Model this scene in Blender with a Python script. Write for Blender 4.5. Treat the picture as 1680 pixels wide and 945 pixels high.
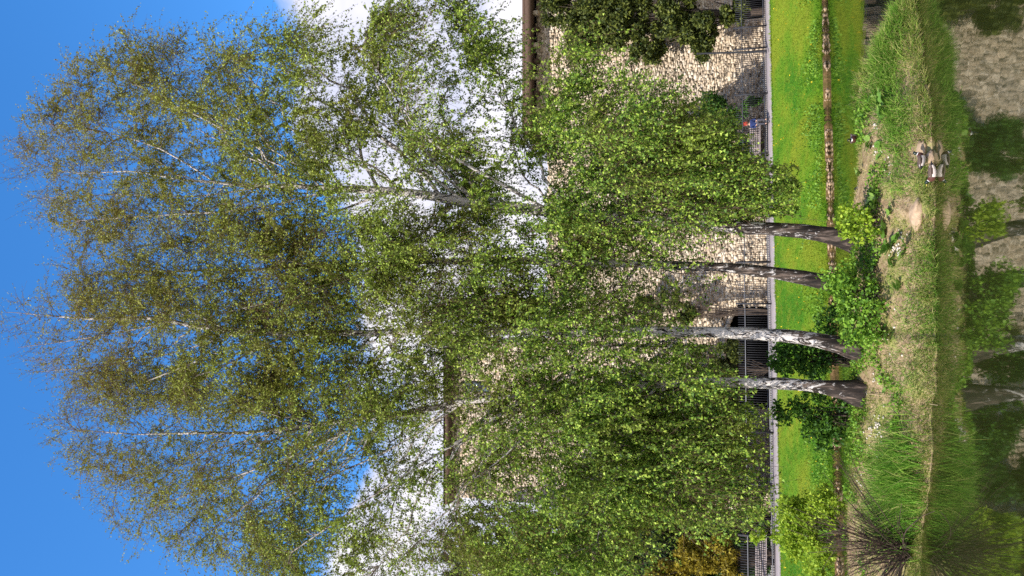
import bpy, bmesh, math
import numpy as np
from mathutils import Matrix, Vector

S = bpy.context.scene
COL = S.collection
for o in list(bpy.data.objects):
    bpy.data.objects.remove(o)
rng = np.random.default_rng(7)

# ------------------------------------------------------------------ camera
TH = math.radians(17.5)
F = 1270.0
H = 3.33
cam_d = bpy.data.cameras.new("camera")
cam_d.sensor_fit = 'HORIZONTAL'
cam_d.sensor_width = 36.0
cam_d.lens = F / 1680.0 * 36.0
cam_d.clip_start = 0.1
cam_d.clip_end = 3000
cam = bpy.data.objects.new("camera", cam_d)
COL.objects.link(cam)
_f = Vector((0, math.cos(TH), math.sin(TH)))
_u = Vector((0, -math.sin(TH), math.cos(TH)))
_r = Vector((1, 0, 0))
# the photograph lies on its side: its right edge is the ground, its left edge the sky
mx, my, mz = -_u, _r, -_f
cam.matrix_world = Matrix(((mx.x, my.x, mz.x, 0), (mx.y, my.y, mz.y, 0), (mx.z, my.z, mz.z, H), (0, 0, 0, 1)))
S.camera = cam

# ------------------------------------------------------------------ sky and sun
SUN_TO = Vector((-0.52, -0.60, 0.62)).normalized()
SUN_EL = math.asin(SUN_TO.z)
SUN_AZ = math.atan2(SUN_TO.x, SUN_TO.y)      # clockwise from +Y
W = bpy.data.worlds.new("World")
S.world = W
W.use_nodes = True
nt = W.node_tree
nt.nodes.clear()
def N(tree, kind, **kw):
    n = tree.nodes.new(kind)
    for k, v in kw.items():
        setattr(n, k, v)
    return n
def L(tree, a, b):
    tree.links.new(a, b)
out = N(nt, 'ShaderNodeOutputWorld')
bg = N(nt, 'ShaderNodeBackground')
bg.inputs['Strength'].default_value = 0.10
sky = N(nt, 'ShaderNodeTexSky', sky_type='NISHITA', sun_disc=False)
sky.sun_elevation = SUN_EL
sky.sun_rotation = SUN_AZ
sky.air_density = 1.0
sky.dust_density = 0.2
sky.ozone_density = 3.0
hs = N(nt, 'ShaderNodeHueSaturation')
hs.inputs['Saturation'].default_value = 1.29
hs.inputs['Value'].default_value = 2.3
hs.inputs['Hue'].default_value = 0.503
L(nt, sky.outputs[0], hs.inputs['Color'])
tc = N(nt, 'ShaderNodeTexCoord')
mp = N(nt, 'ShaderNodeMapping')
mp.inputs['Scale'].default_value = (1.0, 1.0, 2.2)
L(nt, tc.outputs['Generated'], mp.inputs[0])
nz = N(nt, 'ShaderNodeTexNoise')
nz.inputs['Scale'].default_value = 2.6
nz.inputs['Detail'].default_value = 7
nz.inputs['Roughness'].default_value = 0.52
L(nt, mp.outputs[0], nz.inputs['Vector'])
sp = N(nt, 'ShaderNodeSeparateXYZ')
L(nt, tc.outputs['Generated'], sp.inputs[0])
# cloud bank low in the sky, its top edge rising to the right
m1 = N(nt, 'ShaderNodeMath', operation='MULTIPLY_ADD')
L(nt, sp.outputs['X'], m1.inputs[0]); m1.inputs[1].default_value = -0.10
L(nt, sp.outputs['Z'], m1.inputs[2])
m2 = N(nt, 'ShaderNodeMath', operation='MULTIPLY_ADD')
L(nt, nz.outputs['Fac'], m2.inputs[0]); m2.inputs[1].default_value = -0.42
L(nt, m1.outputs[0], m2.inputs[2])
mr = N(nt, 'ShaderNodeMapRange')
mr.inputs['From Min'].default_value = 0.296
mr.inputs['From Max'].default_value = 0.266
L(nt, m2.outputs[0], mr.inputs['Value'])
nz2 = N(nt, 'ShaderNodeTexNoise')
nz2.inputs['Scale'].default_value = 5.0
nz2.inputs['Detail'].default_value = 6
L(nt, mp.outputs[0], nz2.inputs['Vector'])
cr = N(nt, 'ShaderNodeValToRGB')
cr.color_ramp.elements[0].position = 0.42
cr.color_ramp.elements[0].color = (5.5, 5.7, 7.1, 1)
cr.color_ramp.elements[1].position = 0.6
cr.color_ramp.elements[1].color = (7.6, 7.4, 7.9, 1)
L(nt, nz2.outputs['Fac'], cr.inputs[0])
mxn = N(nt, 'ShaderNodeMix', data_type='RGBA')
L(nt, mr.outputs[0], mxn.inputs['Factor'])
L(nt, hs.outputs[0], mxn.inputs['A'])
L(nt, cr.outputs[0], mxn.inputs['B'])
L(nt, mxn.outputs['Result'], bg.inputs['Color'])
L(nt, bg.outputs[0], out.inputs['Surface'])

sd = bpy.data.lights.new("sun", 'SUN')
sd.energy = 5.0
sd.angle = math.radians(0.5)
sd.color = (1.0, 0.95, 0.87)
sun = bpy.data.objects.new("sun", sd)
COL.objects.link(sun)
sun.rotation_euler = SUN_TO.to_track_quat('Z', 'Y').to_euler()
sun.location = (-20, -20, 40)

vs = S.view_settings
S.display_settings.display_device = 'sRGB'
vs.view_transform = 'Standard'
vs.look = 'None'
vs.exposure = 0.55
vs.gamma = 1.0
S.render.engine = 'CYCLES'
S.cycles.max_bounces = 7
S.cycles.use_denoising = False

# ------------------------------------------------------------------ pixel helpers (design aid: photo px -> world at a distance)
CT, ST = math.cos(TH), math.sin(TH)
def ray(x, y):
    v = -(x - 840.0) / F
    u = (472.5 - y) / F
    return u, CT - v * ST, ST + v * CT
def at(x, y, Y):
    r = ray(x, y)
    t = Y / r[1]
    return np.array((r[0] * t, Y, H + r[2] * t))
def to_px(P):
    d = P - np.array((0, 0, H))
    f_ = d[:, 1] * CT + d[:, 2] * ST; v_ = -d[:, 1] * ST + d[:, 2] * CT
    return 840 - F * v_ / f_, 472.5 - F * d[:, 0] / f_
def smooth(a, b, x):
    t = np.clip((np.asarray(x, float) - a) / (b - a), 0, 1)
    return t * t * (3 - 2 * t)

# ------------------------------------------------------------------ object helpers
def tag(o, label=None, cat=None, group=None, kind=None):
    if label: o['label'] = label
    if cat: o['category'] = cat
    if group: o['group'] = group
    if kind: o['kind'] = kind
    return o
def empty(name, loc, label=None, cat=None, group=None):
    o = bpy.data.objects.new(name, None)
    o.empty_display_size = 0.3
    COL.objects.link(o)
    o.location = tuple(loc)
    return tag(o, label, cat, group)
def link(name, me, parent=None):
    o = bpy.data.objects.new(name, me)
    COL.objects.link(o)
    if parent is not None:
        o.parent = parent
    return o
def mesh_np(name, V, quads=None, tris=None, mat=None, parent=None, smooth_=False, attrs=None, origin=None, mats=None, midx=None):
    """one mesh object out of numpy arrays; V is in world metres, origin is the parent's location"""
    V = np.asarray(V, np.float32).reshape(-1, 3)
    if origin is not None:
        V = V - np.asarray(origin, np.float32)
    me = bpy.data.meshes.new(name)
    nq = 0 if quads is None else len(quads)
    ntr = 0 if tris is None else len(tris)
    me.vertices.add(len(V))
    me.vertices.foreach_set('co', V.ravel())
    me.loops.add(nq * 4 + ntr * 3)
    li = []
    if nq: li.append(np.asarray(quads, np.int32).ravel())
    if ntr: li.append(np.asarray(tris, np.int32).ravel())
    me.loops.foreach_set('vertex_index', np.concatenate(li))
    me.polygons.add(nq + ntr)
    me.polygons.foreach_set('loop_start', np.concatenate([np.arange(nq) * 4, nq * 4 + np.arange(ntr) * 3]).astype(np.int32))
    me.polygons.foreach_set('loop_total', np.concatenate([np.full(nq, 4), np.full(ntr, 3)]).astype(np.int32))
    if midx is not None:
        me.polygons.foreach_set('material_index', np.asarray(midx, np.int32))
    if smooth_:
        me.polygons.foreach_set('use_smooth', np.ones(nq + ntr, bool))
    for k, a in (attrs or {}).items():
        at_ = me.attributes.new(k, 'FLOAT', 'POINT')
        at_.data.foreach_set('value', np.asarray(a, np.float32))
    me.update(calc_edges=True)
    for m in (mats or ([mat] if mat else [])):
        me.materials.append(m)
    return link(name, me, parent)

def norm(a):
    return a / np.maximum(np.linalg.norm(a, axis=-1, keepdims=True), 1e-9)
def tubes(P, R, sides):
    """P (N,K,3), R (N,K): N tapered tubes -> verts, quads, per-vertex radius"""
    P = np.asarray(P, float); R = np.asarray(R, float)
    n, k, _ = P.shape
    T = norm(np.gradient(P, axis=1))
    mean = norm(P[:, -1] - P[:, 0])
    ref = np.where(np.abs(mean[:, 2:3]) > 0.8, np.array([[1., 0, 0]]), np.array([[0., 0, 1.]]))
    A = norm(np.cross(T, ref[:, None, :]))
    B = np.cross(T, A)
    ang = np.arange(sides) / sides * 2 * math.pi
    V = P[:, :, None, :] + R[:, :, None, None] * (A[:, :, None, :] * np.cos(ang)[None, None, :, None] + B[:, :, None, :] * np.sin(ang)[None, None, :, None])
    idx = np.arange(n * k * sides).reshape(n, k, sides)
    a = idx[:, :-1, :]; b = np.roll(idx, -1, 2)[:, :-1, :]; c = np.roll(idx, -1, 2)[:, 1:, :]; d = idx[:, 1:, :]
    Q = np.stack([a, b, c, d], -1).reshape(-1, 4)
    return V.reshape(-1, 3), Q, np.repeat(R.reshape(-1), sides)
def join_geo(parts):
    Vs, Qs, As, o = [], [], [], 0
    for V, Q, A in parts:
        Vs.append(V); Qs.append(Q + o); As.append(A); o += len(V)
    return np.concatenate(Vs), np.concatenate(Qs), np.concatenate(As)
def leaves(C, axis, Ln, Wd, r):
    """rhombic leaves, folded a little along the midrib: verts and quads"""
    n = len(C)
    a = norm(axis)
    b = norm(np.cross(a, r.normal(size=(n, 3))))
    c = np.cross(a, b)
    Ln = np.asarray(Ln).reshape(-1, 1) * np.ones((n, 1)); Wd = np.asarray(Wd).reshape(-1, 1) * np.ones((n, 1))
    up = c * Wd * 0.22
    V = np.stack([C, C + a * Ln * .42 + b * Wd * .5 + up, C + a * Ln, C + a * Ln * .42 - b * Wd * .5 + up], 1)
    return V.reshape(-1, 3), np.arange(n * 4).reshape(n, 4)
def leaves3(C, axis, Ln, Wd, r):
    """small deltoid birch leaves, one face each: verts and tris"""
    n = len(C)
    a = norm(axis)
    b = norm(np.cross(a, r.normal(size=(n, 3))))
    Ln = np.asarray(Ln).reshape(-1, 1); Wd = np.asarray(Wd).reshape(-1, 1)
    V = np.stack([C + b * Wd * .5, C + a * Ln, C - b * Wd * .5], 1)
    return V.reshape(-1, 3), np.arange(n * 3).reshape(n, 3)
def blades(B, dirv, Ln, Wd, bend, r):
    """grass blades of two segments: verts, quads, tris"""
    n = len(B)
    d = norm(dirv)
    side = norm(np.cross(d, r.normal(size=(n, 3)))) * np.asarray(Wd).reshape(-1, 1)
    Ln = np.asarray(Ln).reshape(-1, 1)
    mid = B + d * Ln * .55 + bend * Ln * .18
    tip = B + d * Ln * .95 + bend * Ln * .62
    V = np.stack([B - side, B + side, mid + side * .7, mid - side * .7, tip], 1).reshape(-1, 3)
    i = np.arange(n) * 5
    Q = np.stack([i, i + 1, i + 2, i + 3], 1)
    Tt = np.stack([i + 3, i + 2, i + 4], 1)
    return V, Q, Tt
def box_geo(cx, cy, cz, sx, sy, sz):
    """arrays of boxes (each arg array): verts, quads"""
    cx, cy, cz, sx, sy, sz = [np.asarray(a, float) for a in np.broadcast_arrays(cx, cy, cz, sx, sy, sz)]
    n = cx.size
    sg = np.array([[-1, -1, -1], [1, -1, -1], [1, 1, -1], [-1, 1, -1], [-1, -1, 1], [1, -1, 1], [1, 1, 1], [-1, 1, 1]]) * .5
    V = np.stack([cx, cy, cz], -1).reshape(n, 1, 3) + sg[None] * np.stack([sx, sy, sz], -1).reshape(n, 1, 3)
    q = np.array([[0, 3, 2, 1], [4, 5, 6, 7], [0, 1, 5, 4], [1, 2, 6, 5], [2, 3, 7, 6], [3, 0, 4, 7]])
    Q = (np.arange(n) * 8)[:, None, None] + q[None]
    return V.reshape(-1, 3), Q.reshape(-1, 4)
def boxo(name, c, s, mat, parent=None, origin=None, bevel=0.0, rot=None):
    V, Q = box_geo(0, 0, 0, s[0], s[1], s[2])
    o = mesh_np(name, V, Q, None, mat, parent)
    o.location = tuple(np.asarray(c, float) - (np.asarray(origin, float) if origin is not None else 0))
    if rot is not None:
        o.rotation_euler = rot
    if bevel:
        m = o.modifiers.new('bevel', 'BEVEL'); m.width = bevel; m.segments = 2
    return o

# smooth value noise for geometry
_perm = np.random.default_rng(3).random((64, 64, 64))
def vnoise(p):
    p = np.asarray(p, float)
    i = np.floor(p).astype(int); f = p - i; f = f * f * (3 - 2 * f)
    def g(a, b, c): return _perm[(i[..., 0] + a) % 64, (i[..., 1] + b) % 64, (i[..., 2] + c) % 64]
    x0 = g(0, 0, 0) * (1 - f[..., 0]) + g(1, 0, 0) * f[..., 0]
    x1 = g(0, 1, 0) * (1 - f[..., 0]) + g(1, 1, 0) * f[..., 0]
    x2 = g(0, 0, 1) * (1 - f[..., 0]) + g(1, 0, 1) * f[..., 0]
    x3 = g(0, 1, 1) * (1 - f[..., 0]) + g(1, 1, 1) * f[..., 0]
    y0 = x0 * (1 - f[..., 1]) + x1 * f[..., 1]; y1 = x2 * (1 - f[..., 1]) + x3 * f[..., 1]
    return y0 * (1 - f[..., 2]) + y1 * f[..., 2]
def n2(X, Y, s=1.0, k=0.0):
    return vnoise(np.stack([np.asarray(X, float) * s + 50, np.asarray(Y, float) * s + 50, np.zeros_like(np.asarray(X, float)) + k], -1)) - .5

# ------------------------------------------------------------------ materials
def newmat(name):
    m = bpy.data.materials.new(name)
    m.use_nodes = True
    t = m.node_tree
    t.nodes.clear()
    o = N(t, 'ShaderNodeOutputMaterial')
    return m, t, o
def ramp(t, src, stops, interp='LINEAR'):
    r = N(t, 'ShaderNodeValToRGB')
    r.color_ramp.interpolation = interp
    e = r.color_ramp.elements
    while len(e) < len(stops): e.new(0.5)
    for el, (p, c) in zip(e, stops):
        el.position = p
        el.color = (c[0], c[1], c[2], 1)
    L(t, src, r.inputs[0])
    return r.outputs[0]
def noise(t, scale, detail=4, rough=.55, vec=None, dist=0.0):
    n = N(t, 'ShaderNodeTexNoise')
    n.inputs['Scale'].default_value = scale
    n.inputs['Detail'].default_value = detail
    n.inputs['Roughness'].default_value = rough
    n.inputs['Distortion'].default_value = dist
    if vec is not None: L(t, vec, n.inputs['Vector'])
    return n.outputs['Fac']
def position(t, scale=None):
    g = N(t, 'ShaderNodeNewGeometry')
    if scale is None: return g.outputs['Position']
    mp_ = N(t, 'ShaderNodeMapping')
    mp_.inputs['Scale'].default_value = scale
    L(t, g.outputs['Position'], mp_.inputs[0])
    return mp_.outputs[0]
def island(t):
    return N(t, 'ShaderNodeNewGeometry').outputs['Random Per Island']
def mix(t, fac, a, b, mode='MIX'):
    m = N(t, 'ShaderNodeMix', data_type='RGBA', blend_type=mode)
    if isinstance(fac, (int, float)): m.inputs['Factor'].default_value = fac
    else: L(t, fac, m.inputs['Factor'])
    for s_, v in (('A', a), ('B', b)):
        if isinstance(v, tuple): m.inputs[s_].default_value = (v[0], v[1], v[2], 1)
        else: L(t, v, m.inputs[s_])
    return m.outputs['Result']
def maprange(t, v, a, b, c=0., d=1.):
    m = N(t, 'ShaderNodeMapRange')
    L(t, v, m.inputs['Value'])
    m.inputs['From Min'].default_value = a; m.inputs['From Max'].default_value = b
    m.inputs['To Min'].default_value = c; m.inputs['To Max'].default_value = d
    return m.outputs[0]
def bumpn(t, h, strength, dist):
    b = N(t, 'ShaderNodeBump')
    b.inputs['Strength'].default_value = strength
    b.inputs['Distance'].default_value = dist
    L(t, h, b.inputs['Height'])
    return b.outputs[0]
def principled(t, o, col, rough=.8, spec=.3, metal=0., nrm=None):
    p = N(t, 'ShaderNodeBsdfPrincipled')
    if isinstance(col, tuple): p.inputs['Base Color'].default_value = (col[0], col[1], col[2], 1)
    else: L(t, col, p.inputs['Base Color'])
    p.inputs['Roughness'].default_value = rough
    p.inputs['Specular IOR Level'].default_value = spec
    p.inputs['Metallic'].default_value = metal
    if nrm is not None: L(t, nrm, p.inputs['Normal'])
    L(t, p.outputs[0], o.inputs[0])
    return p
def plain(name, col, rough=.7, spec=.3, metal=0., var=.25, scale=12):
    m, t, o = newmat(name)
    f = noise(t, scale, 5, .6, position(t))
    c = ramp(t, f, [(.25, tuple(x * (1 - var) for x in col)), (.75, tuple(x * (1 + var) for x in col))])
    principled(t, o, c, rough, spec, metal, bumpn(t, f, .25, .01))
    return m
def leafmat(name, cols, trans=.38, gloss=.02, zolive=None, olive=(.16, .13, .03), patch=None):
    """cols: list of (pos, colour) over the random value of each leaf"""
    m, t, o = newmat(name)
    c = ramp(t, island(t), cols)
    if patch is not None:
        f = noise(t, .55, 3, .5, position(t))
        c = mix(t, maprange(t, f, .50, .68, 0, .6), c, patch)
    if zolive is not None:
        sx = N(t, 'ShaderNodeSeparateXYZ'); L(t, position(t), sx.inputs[0])
        f = maprange(t, sx.outputs['Z'], zolive[0], zolive[1], 0, zolive[2])
        c = mix(t, f, c, olive)
    di = N(t, 'ShaderNodeBsdfDiffuse'); L(t, c, di.inputs[0])
    tr = N(t, 'ShaderNodeBsdfTranslucent')
    hs_ = N(t, 'ShaderNodeHueSaturation'); hs_.inputs['Value'].default_value = 1.35; hs_.inputs['Hue'].default_value = .485
    L(t, c, hs_.inputs['Color']); L(t, hs_.outputs[0], tr.inputs[0])
    a = N(t, 'ShaderNodeMixShader'); a.inputs[0].default_value = trans
    L(t, di.outputs[0], a.inputs[1]); L(t, tr.outputs[0], a.inputs[2])
    gl = N(t, 'ShaderNodeBsdfGlossy'); gl.inputs['Roughness'].default_value = .6
    b = N(t, 'ShaderNodeMixShader'); b.inputs[0].default_value = gloss
    L(t, a.outputs[0], b.inputs[1]); L(t, gl.outputs[0], b.inputs[2])
    L(t, b.outputs[0], o.inputs[0])
    return m

def barkmat(name, dark_to, dark_amt):
    """birch bark: black furrowed foot that gives way to white skin with dark lips; thin wood is brown"""
    m, t, o = newmat(name)
    pos = position(t)
    sx = N(t, 'ShaderNodeSeparateXYZ'); L(t, pos, sx.inputs[0])
    ps = position(t, (1, 1, .34))
    pf = position(t, (1, 1, .16))
    pw = position(t, (.7, .7, 2.6))
    blot = noise(t, 8, 8, .72, ps, 1.6)
    fur = noise(t, 11, 6, .65, pf, .5)
    lent = noise(t, 9, 4, .6, pw)
    hf = maprange(t, sx.outputs['Z'], 1.2, dark_to, dark_amt, 0.0)
    hb = N(t, 'ShaderNodeMath', operation='ADD'); L(t, hf, hb.inputs[0]); L(t, maprange(t, sx.outputs['Z'], 1.25, 2.1, .45, 0.0), hb.inputs[1])
    th = N(t, 'ShaderNodeMath', operation='MULTIPLY_ADD'); L(t, hb.outputs[0], th.inputs[0]); th.inputs[1].default_value = .26; L(t, blot, th.inputs[2])
    mask = maprange(t, th.outputs[0], .52, .56)
    wh = mix(t, maprange(t, lent, .58, .66), (.56, .51, .47), (.30, .25, .22))
    wh = mix(t, maprange(t, noise(t, 1.3, 3, .5, pos), .35, .7), wh, (.50, .46, .44))
    dk = ramp(t, fur, [(.36, (.007, .005, .004)), (.52, (.030, .021, .016)), (.66, (.15, .11, .088))])
    c = mix(t, mask, wh, dk)
    at_ = N(t, 'ShaderNodeAttribute'); at_.attribute_name = 'rad'
    thin = maprange(t, at_.outputs['Fac'], .020, .007)
    tw = mix(t, blot, (.20, .15, .11), (.11, .075, .055))
    c = mix(t, thin, c, tw)
    hgt = N(t, 'ShaderNodeMath', operation='MULTIPLY_ADD'); L(t, mask, hgt.inputs[0]); hgt.inputs[1].default_value = -.5; L(t, fur, hgt.inputs[2])
    principled(t, o, c, .75, .25, 0, bumpn(t, hgt.outputs[0], .75, .03))
    return m

M = {}
M['leaf'] = leafmat('birch leaf', [(0, (.022, .060, .007)), (.38, (.100, .195, .020)), (.72, (.235, .37, .038)), (1, (.50, .63, .10))], .26, .02,
                    (8, 24, .55), (.30, .205, .055), patch=(.16, .17, .022))
M['leaf_low'] = leafmat('bush leaf', [(0, (.05, .13, .012)), (.5, (.14, .29, .025)), (1, (.27, .44, .045))], .35, .02)
M['leaf_lime'] = leafmat('lime leaf', [(0, (.11, .20, .014)), (.5, (.25, .38, .025)), (1, (.42, .54, .05))], .35, .02)
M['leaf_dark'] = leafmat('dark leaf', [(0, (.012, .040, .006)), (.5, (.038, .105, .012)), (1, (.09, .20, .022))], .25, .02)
M['leaf_shade'] = leafmat('shaded bush leaf', [(0, (.018, .055, .008)), (.5, (.055, .15, .016)), (1, (.14, .29, .03))], .3, .02)  # shade on the bushes behind the trunks, put into darker leaf colours
M['leaf_ever'] = leafmat('evergreen leaf', [(0, (.016, .026, .006)), (.5, (.060, .080, .014)), (1, (.17, .19, .03))], .2, .02)
M['leaf_pine'] = leafmat('pine needle', [(0, (.010, .026, .010)), (.6, (.030, .060, .020)), (1, (.06, .10, .03))], .12, .02)
M['leaf_ochre'] = leafmat('ochre leaf', [(0, (.11, .09, .010)), (.5, (.27, .21, .018)), (1, (.42, .34, .03))], .3, .02)
M['leaf_olive'] = leafmat('olive leaf', [(0, (.045, .055, .010)), (.5, (.12, .12, .018)), (1, (.24, .20, .03))], .3, .02)
M['bark'] = barkmat('pale birch bark', 3.5, .34)
M['bark_dark'] = barkmat('dark birch bark', 7.4, .58)
M['twig'] = plain('brown twig', (.15, .092, .058), .8, .2)
M['stem'] = plain('dark stem', (.055, .036, .026), .8, .2)
M['stem_pale'] = plain('dry stalk', (.42, .32, .18), .8, .2)
M['trunk'] = plain('brown trunk', (.075, .055, .042), .9, .2, var=.5, scale=6)

def grassmat(name, stops, patch=None, pscale=.35):
    m, t, o = newmat(name)
    c = ramp(t, island(t), stops)
    if patch is not None:
        f = noise(t, pscale, 4, .6, position(t))
        c = mix(t, maprange(t, f, .47, .60, 0, .8), c, patch)
    di = N(t, 'ShaderNodeBsdfDiffuse'); L(t, c, di.inputs[0])
    tr = N(t, 'ShaderNodeBsdfTranslucent'); L(t, c, tr.inputs[0])
    a = N(t, 'ShaderNodeMixShader'); a.inputs[0].default_value = .3
    L(t, di.outputs[0], a.inputs[1]); L(t, tr.outputs[0], a.inputs[2])
    L(t, a.outputs[0], o.inputs[0])
    return m
M['grass_bank'] = grassmat('bank grass', [(0, (.09, .18, .025)), (.45, (.20, .30, .045)), (.7, (.36, .36, .10)), (1, (.56, .45, .21))])
M['grass_dry'] = grassmat('dry grass', [(0, (.27, .21, .10)), (.5, (.45, .35, .18)), (1, (.60, .50, .28))])
M['grass_lush'] = grassmat('lush grass', [(0, (.07, .19, .02)), (.5, (.16, .33, .04)), (.86, (.32, .45, .08)), (1, (.55, .48, .20))])
M['grass_lawn'] = grassmat('lawn grass', [(0, (.05, .16, .012)), (.5, (.13, .28, .02)), (1, (.25, .38, .03))], (.25, .30, .03), .33)

def lawnmat():
    m, t, o = newmat('lawn')
    pos = position(t)
    f1 = noise(t, .33, 4, .6, pos)
    f2 = noise(t, 2.2, 5, .65, pos)
    f3 = noise(t, 24, 4, .7, pos)
    c = ramp(t, f1, [(.38, (.065, .19, .012)), (.50, (.14, .26, .016)), (.62, (.22, .28, .020))])
    c = mix(t, maprange(t, f2, .5, .68, 0, .6), c, (.24, .25, .025))
    c = mix(t, maprange(t, f3, .40, .28, 0, .85), c, (.04, .12, .008))
    principled(t, o, c, .9, .1, 0, bumpn(t, f3, 1.0, .09))
    return m
M['lawn'] = lawnmat()
def soilmat(name, a, b, g=None, scale=5):
    m, t, o = newmat(name)
    pos = position(t)
    f1 = noise(t, scale, 6, .68, pos)
    c = ramp(t, f1, [(.3, a), (.7, b)])
    if g is not None:
        f2 = noise(t, 1.6, 5, .65, pos, .4)
        c = mix(t, maprange(t, f2, .48, .60, 0, .8), c, g)
        f3 = noise(t, 22, 4, .7, pos)
        c = mix(t, maprange(t, f3, .42, .30, 0, .8), c, (.045, .06, .015))
    principled(t, o, c, .95, .1, 0, bumpn(t, f1, .9, .05))
    return m
M['soil'] = soilmat('brown soil edge', (.05, .028, .012), (.26, .16, .07), (.12, .09, .03), 9)
M['bank'] = soilmat('bank earth', (.16, .105, .06), (.46, .34, .20), (.24, .25, .07), 7)
M['bed'] = soilmat('pond mud', (.03, .028, .012), (.06, .05, .02))
M['path'] = soilmat('gravel path', (.28, .25, .22), (.40, .36, .32), None, 20)
M['concrete'] = plain('path concrete', (.30, .255, .245), .85, .2, var=.14, scale=3)
M['rock'] = plain('pink beige rock', (.40, .28, .18), .85, .2, var=.35, scale=9)
M['pebble'] = plain('white pebble', (.62, .55, .47), .8, .2, var=.3, scale=15)
M['metal'] = plain('dark fence metal', (.028, .028, .032), .6, .3, .1, var=.2)
M['metal_grey'] = plain('grey fence metal', (.13, .13, .14), .5, .5, .3, var=.2)
M['wood_grey'] = plain('weathered bench wood', (.36, .30, .28), .8, .2, var=.25, scale=18)
M['eave'] = plain('brown eave timber', (.085, .052, .036), .8, .2, var=.35)
M['dark'] = plain('vault in painted shade', (.018, .017, .016), .9, .1)  # shade inside the wall openings, put into a near-black base colour
def stonemat():
    m, t, o = newmat('beige rubble stone')
    c = ramp(t, island(t), [(0, (.42, .325, .22)), (.3, (.51, .40, .285)), (.7, (.60, .49, .35)), (1, (.70, .60, .47))])
    f = noise(t, 3.2, 6, .65, position(t))
    c = mix(t, maprange(t, f, .52, .72, 0, .5), c, (.36, .26, .17))
    f2 = noise(t, .28, 4, .6, position(t))
    c = mix(t, maprange(t, f2, .5, .7, 0, .45), c, (.50, .43, .37))
    principled(t, o, c, .92, .1, 0, bumpn(t, noise(t, 14, 5, .6, position(t)), .6, .02))
    return m
M['stone'] = stonemat()
M['mortar'] = plain('grey mortar', (.42, .34, .25), .95, .1, var=.3, scale=4)
def glassmat():
    m, t, o = newmat('window glass')
    principled(t, o, (.05, .07, .09), .05, .9)
    return m
M['glass'] = glassmat()

def watermat():
    m, t, o = newmat('pond water')
    pos = position(t)
    f = noise(t, 1.3, 3, .5, position(t, (1.0, .45, 1)))
    f2 = noise(t, 7, 2, .5, position(t, (1.0, .5, 1)))
    ad = N(t, 'ShaderNodeMath', operation='MULTIPLY_ADD'); L(t, f2, ad.inputs[0]); ad.inputs[1].default_value = .05; L(t, f, ad.inputs[2])
    nb = bumpn(t, ad.outputs[0], .14, .03)
    di = N(t, 'ShaderNodeBsdfDiffuse')
    c = mix(t, noise(t, .5, 3, .5, pos), (.014, .022, .005), (.026, .028, .006))
    L(t, c, di.inputs[0])
    gl = N(t, 'ShaderNodeBsdfGlossy'); gl.inputs['Roughness'].default_value = .032
    gl.inputs['Color'].default_value = (.93, .93, .88, 1)
    L(t, nb, gl.inputs['Normal'])
    fr = N(t, 'ShaderNodeFresnel'); fr.inputs['IOR'].default_value = 4.2
    L(t, nb, fr.inputs['Normal'])
    a = N(t, 'ShaderNodeMixShader')
    L(t, fr.outputs[0], a.inputs[0]); L(t, di.outputs[0], a.inputs[1]); L(t, gl.outputs[0], a.inputs[2])
    L(t, a.outputs[0], o.inputs[0])
    return m
M['water'] = watermat()

# ------------------------------------------------------------------ terrain
def shoreY(X): return np.clip(38.1 + .2815 * np.clip(np.asarray(X, float), -16, 22), 33, 45) + .35 * n2(X, X * 0, .8, 3) + .12 * n2(X, X * 0, 3.5, 5)
def kerbY(X): return 45.5 + .19 * np.clip(np.asarray(X, float), -60, 60)
def kerbZ(X): return 2.13 + (np.clip(np.asarray(X, float), -30, 30) + 13) / 31 * .42
def lawn_z(X, Y):
    s0, k0 = shoreY(X) + .08, kerbY(X)
    t = np.clip((Y - s0) / (k0 - s0), 0, 1)
    return .19 + (kerbZ(X) - .19) * (t * .75 + .25 * smooth(0, 1, t)) + .10 * n2(X, Y, .5, 1) * smooth(0, .15, t) * smooth(1, .85, t)
def strip(name, Xs, rows, mat, smooth_=True):
    """rows: list of (Y array, Z array) over Xs"""
    V = np.stack([np.stack([Xs, r[0] * np.ones_like(Xs), r[1] * np.ones_like(Xs)], -1) for r in rows])
    k, n = len(rows), len(Xs)
    idx = np.arange(k * n).reshape(k, n)
    Q = np.stack([idx[:-1, :-1], idx[:-1, 1:], idx[1:, 1:], idx[1:, :-1]], -1).reshape(-1, 4)
    o = mesh_np(name, V.reshape(-1, 3), Q, None, mat, smooth_=smooth_)
    o['kind'] = 'structure'
    return o
Xs = np.concatenate([[-700, -300, -120, -60], np.arange(-40, 40.1, .25), [60, 120, 300, 700]])
strip('ground', Xs, [(-600, 1.6), (-5, 1.6), (3, 1.45), (5.5, .5), (7, -.7)], M['bank'])
strip('pond_bed', Xs, [(7, -.7), (11, -1.5), (28, -1.5), (shoreY(Xs) - 2, -1.2), (shoreY(Xs) - .1, -.35)], M['bed'])
sz = shoreY(Xs)
strip('soil_edge', Xs, [(sz - .1, -.35), (sz, .03), (sz + .03, .12 + .1 * n2(Xs, Xs * 0, 2.5, 7)), (sz + .08, .19)], M['soil'])
strip('lawn', Xs, [(sz + .08 + (kerbY(Xs) - sz - .08) * t, lawn_z(Xs, sz + .08 + (kerbY(Xs) - sz - .08) * t)) for t in np.linspace(0, 1, 26)], M['lawn'])
ky, kz = kerbY(Xs), kerbZ(Xs)
strip('path', Xs, [(ky + 2.0, kz + .27), (ky + 12, kz + .3), (ky + 60, kz + .3), (700, kz + .3)], M['path'])
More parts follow.
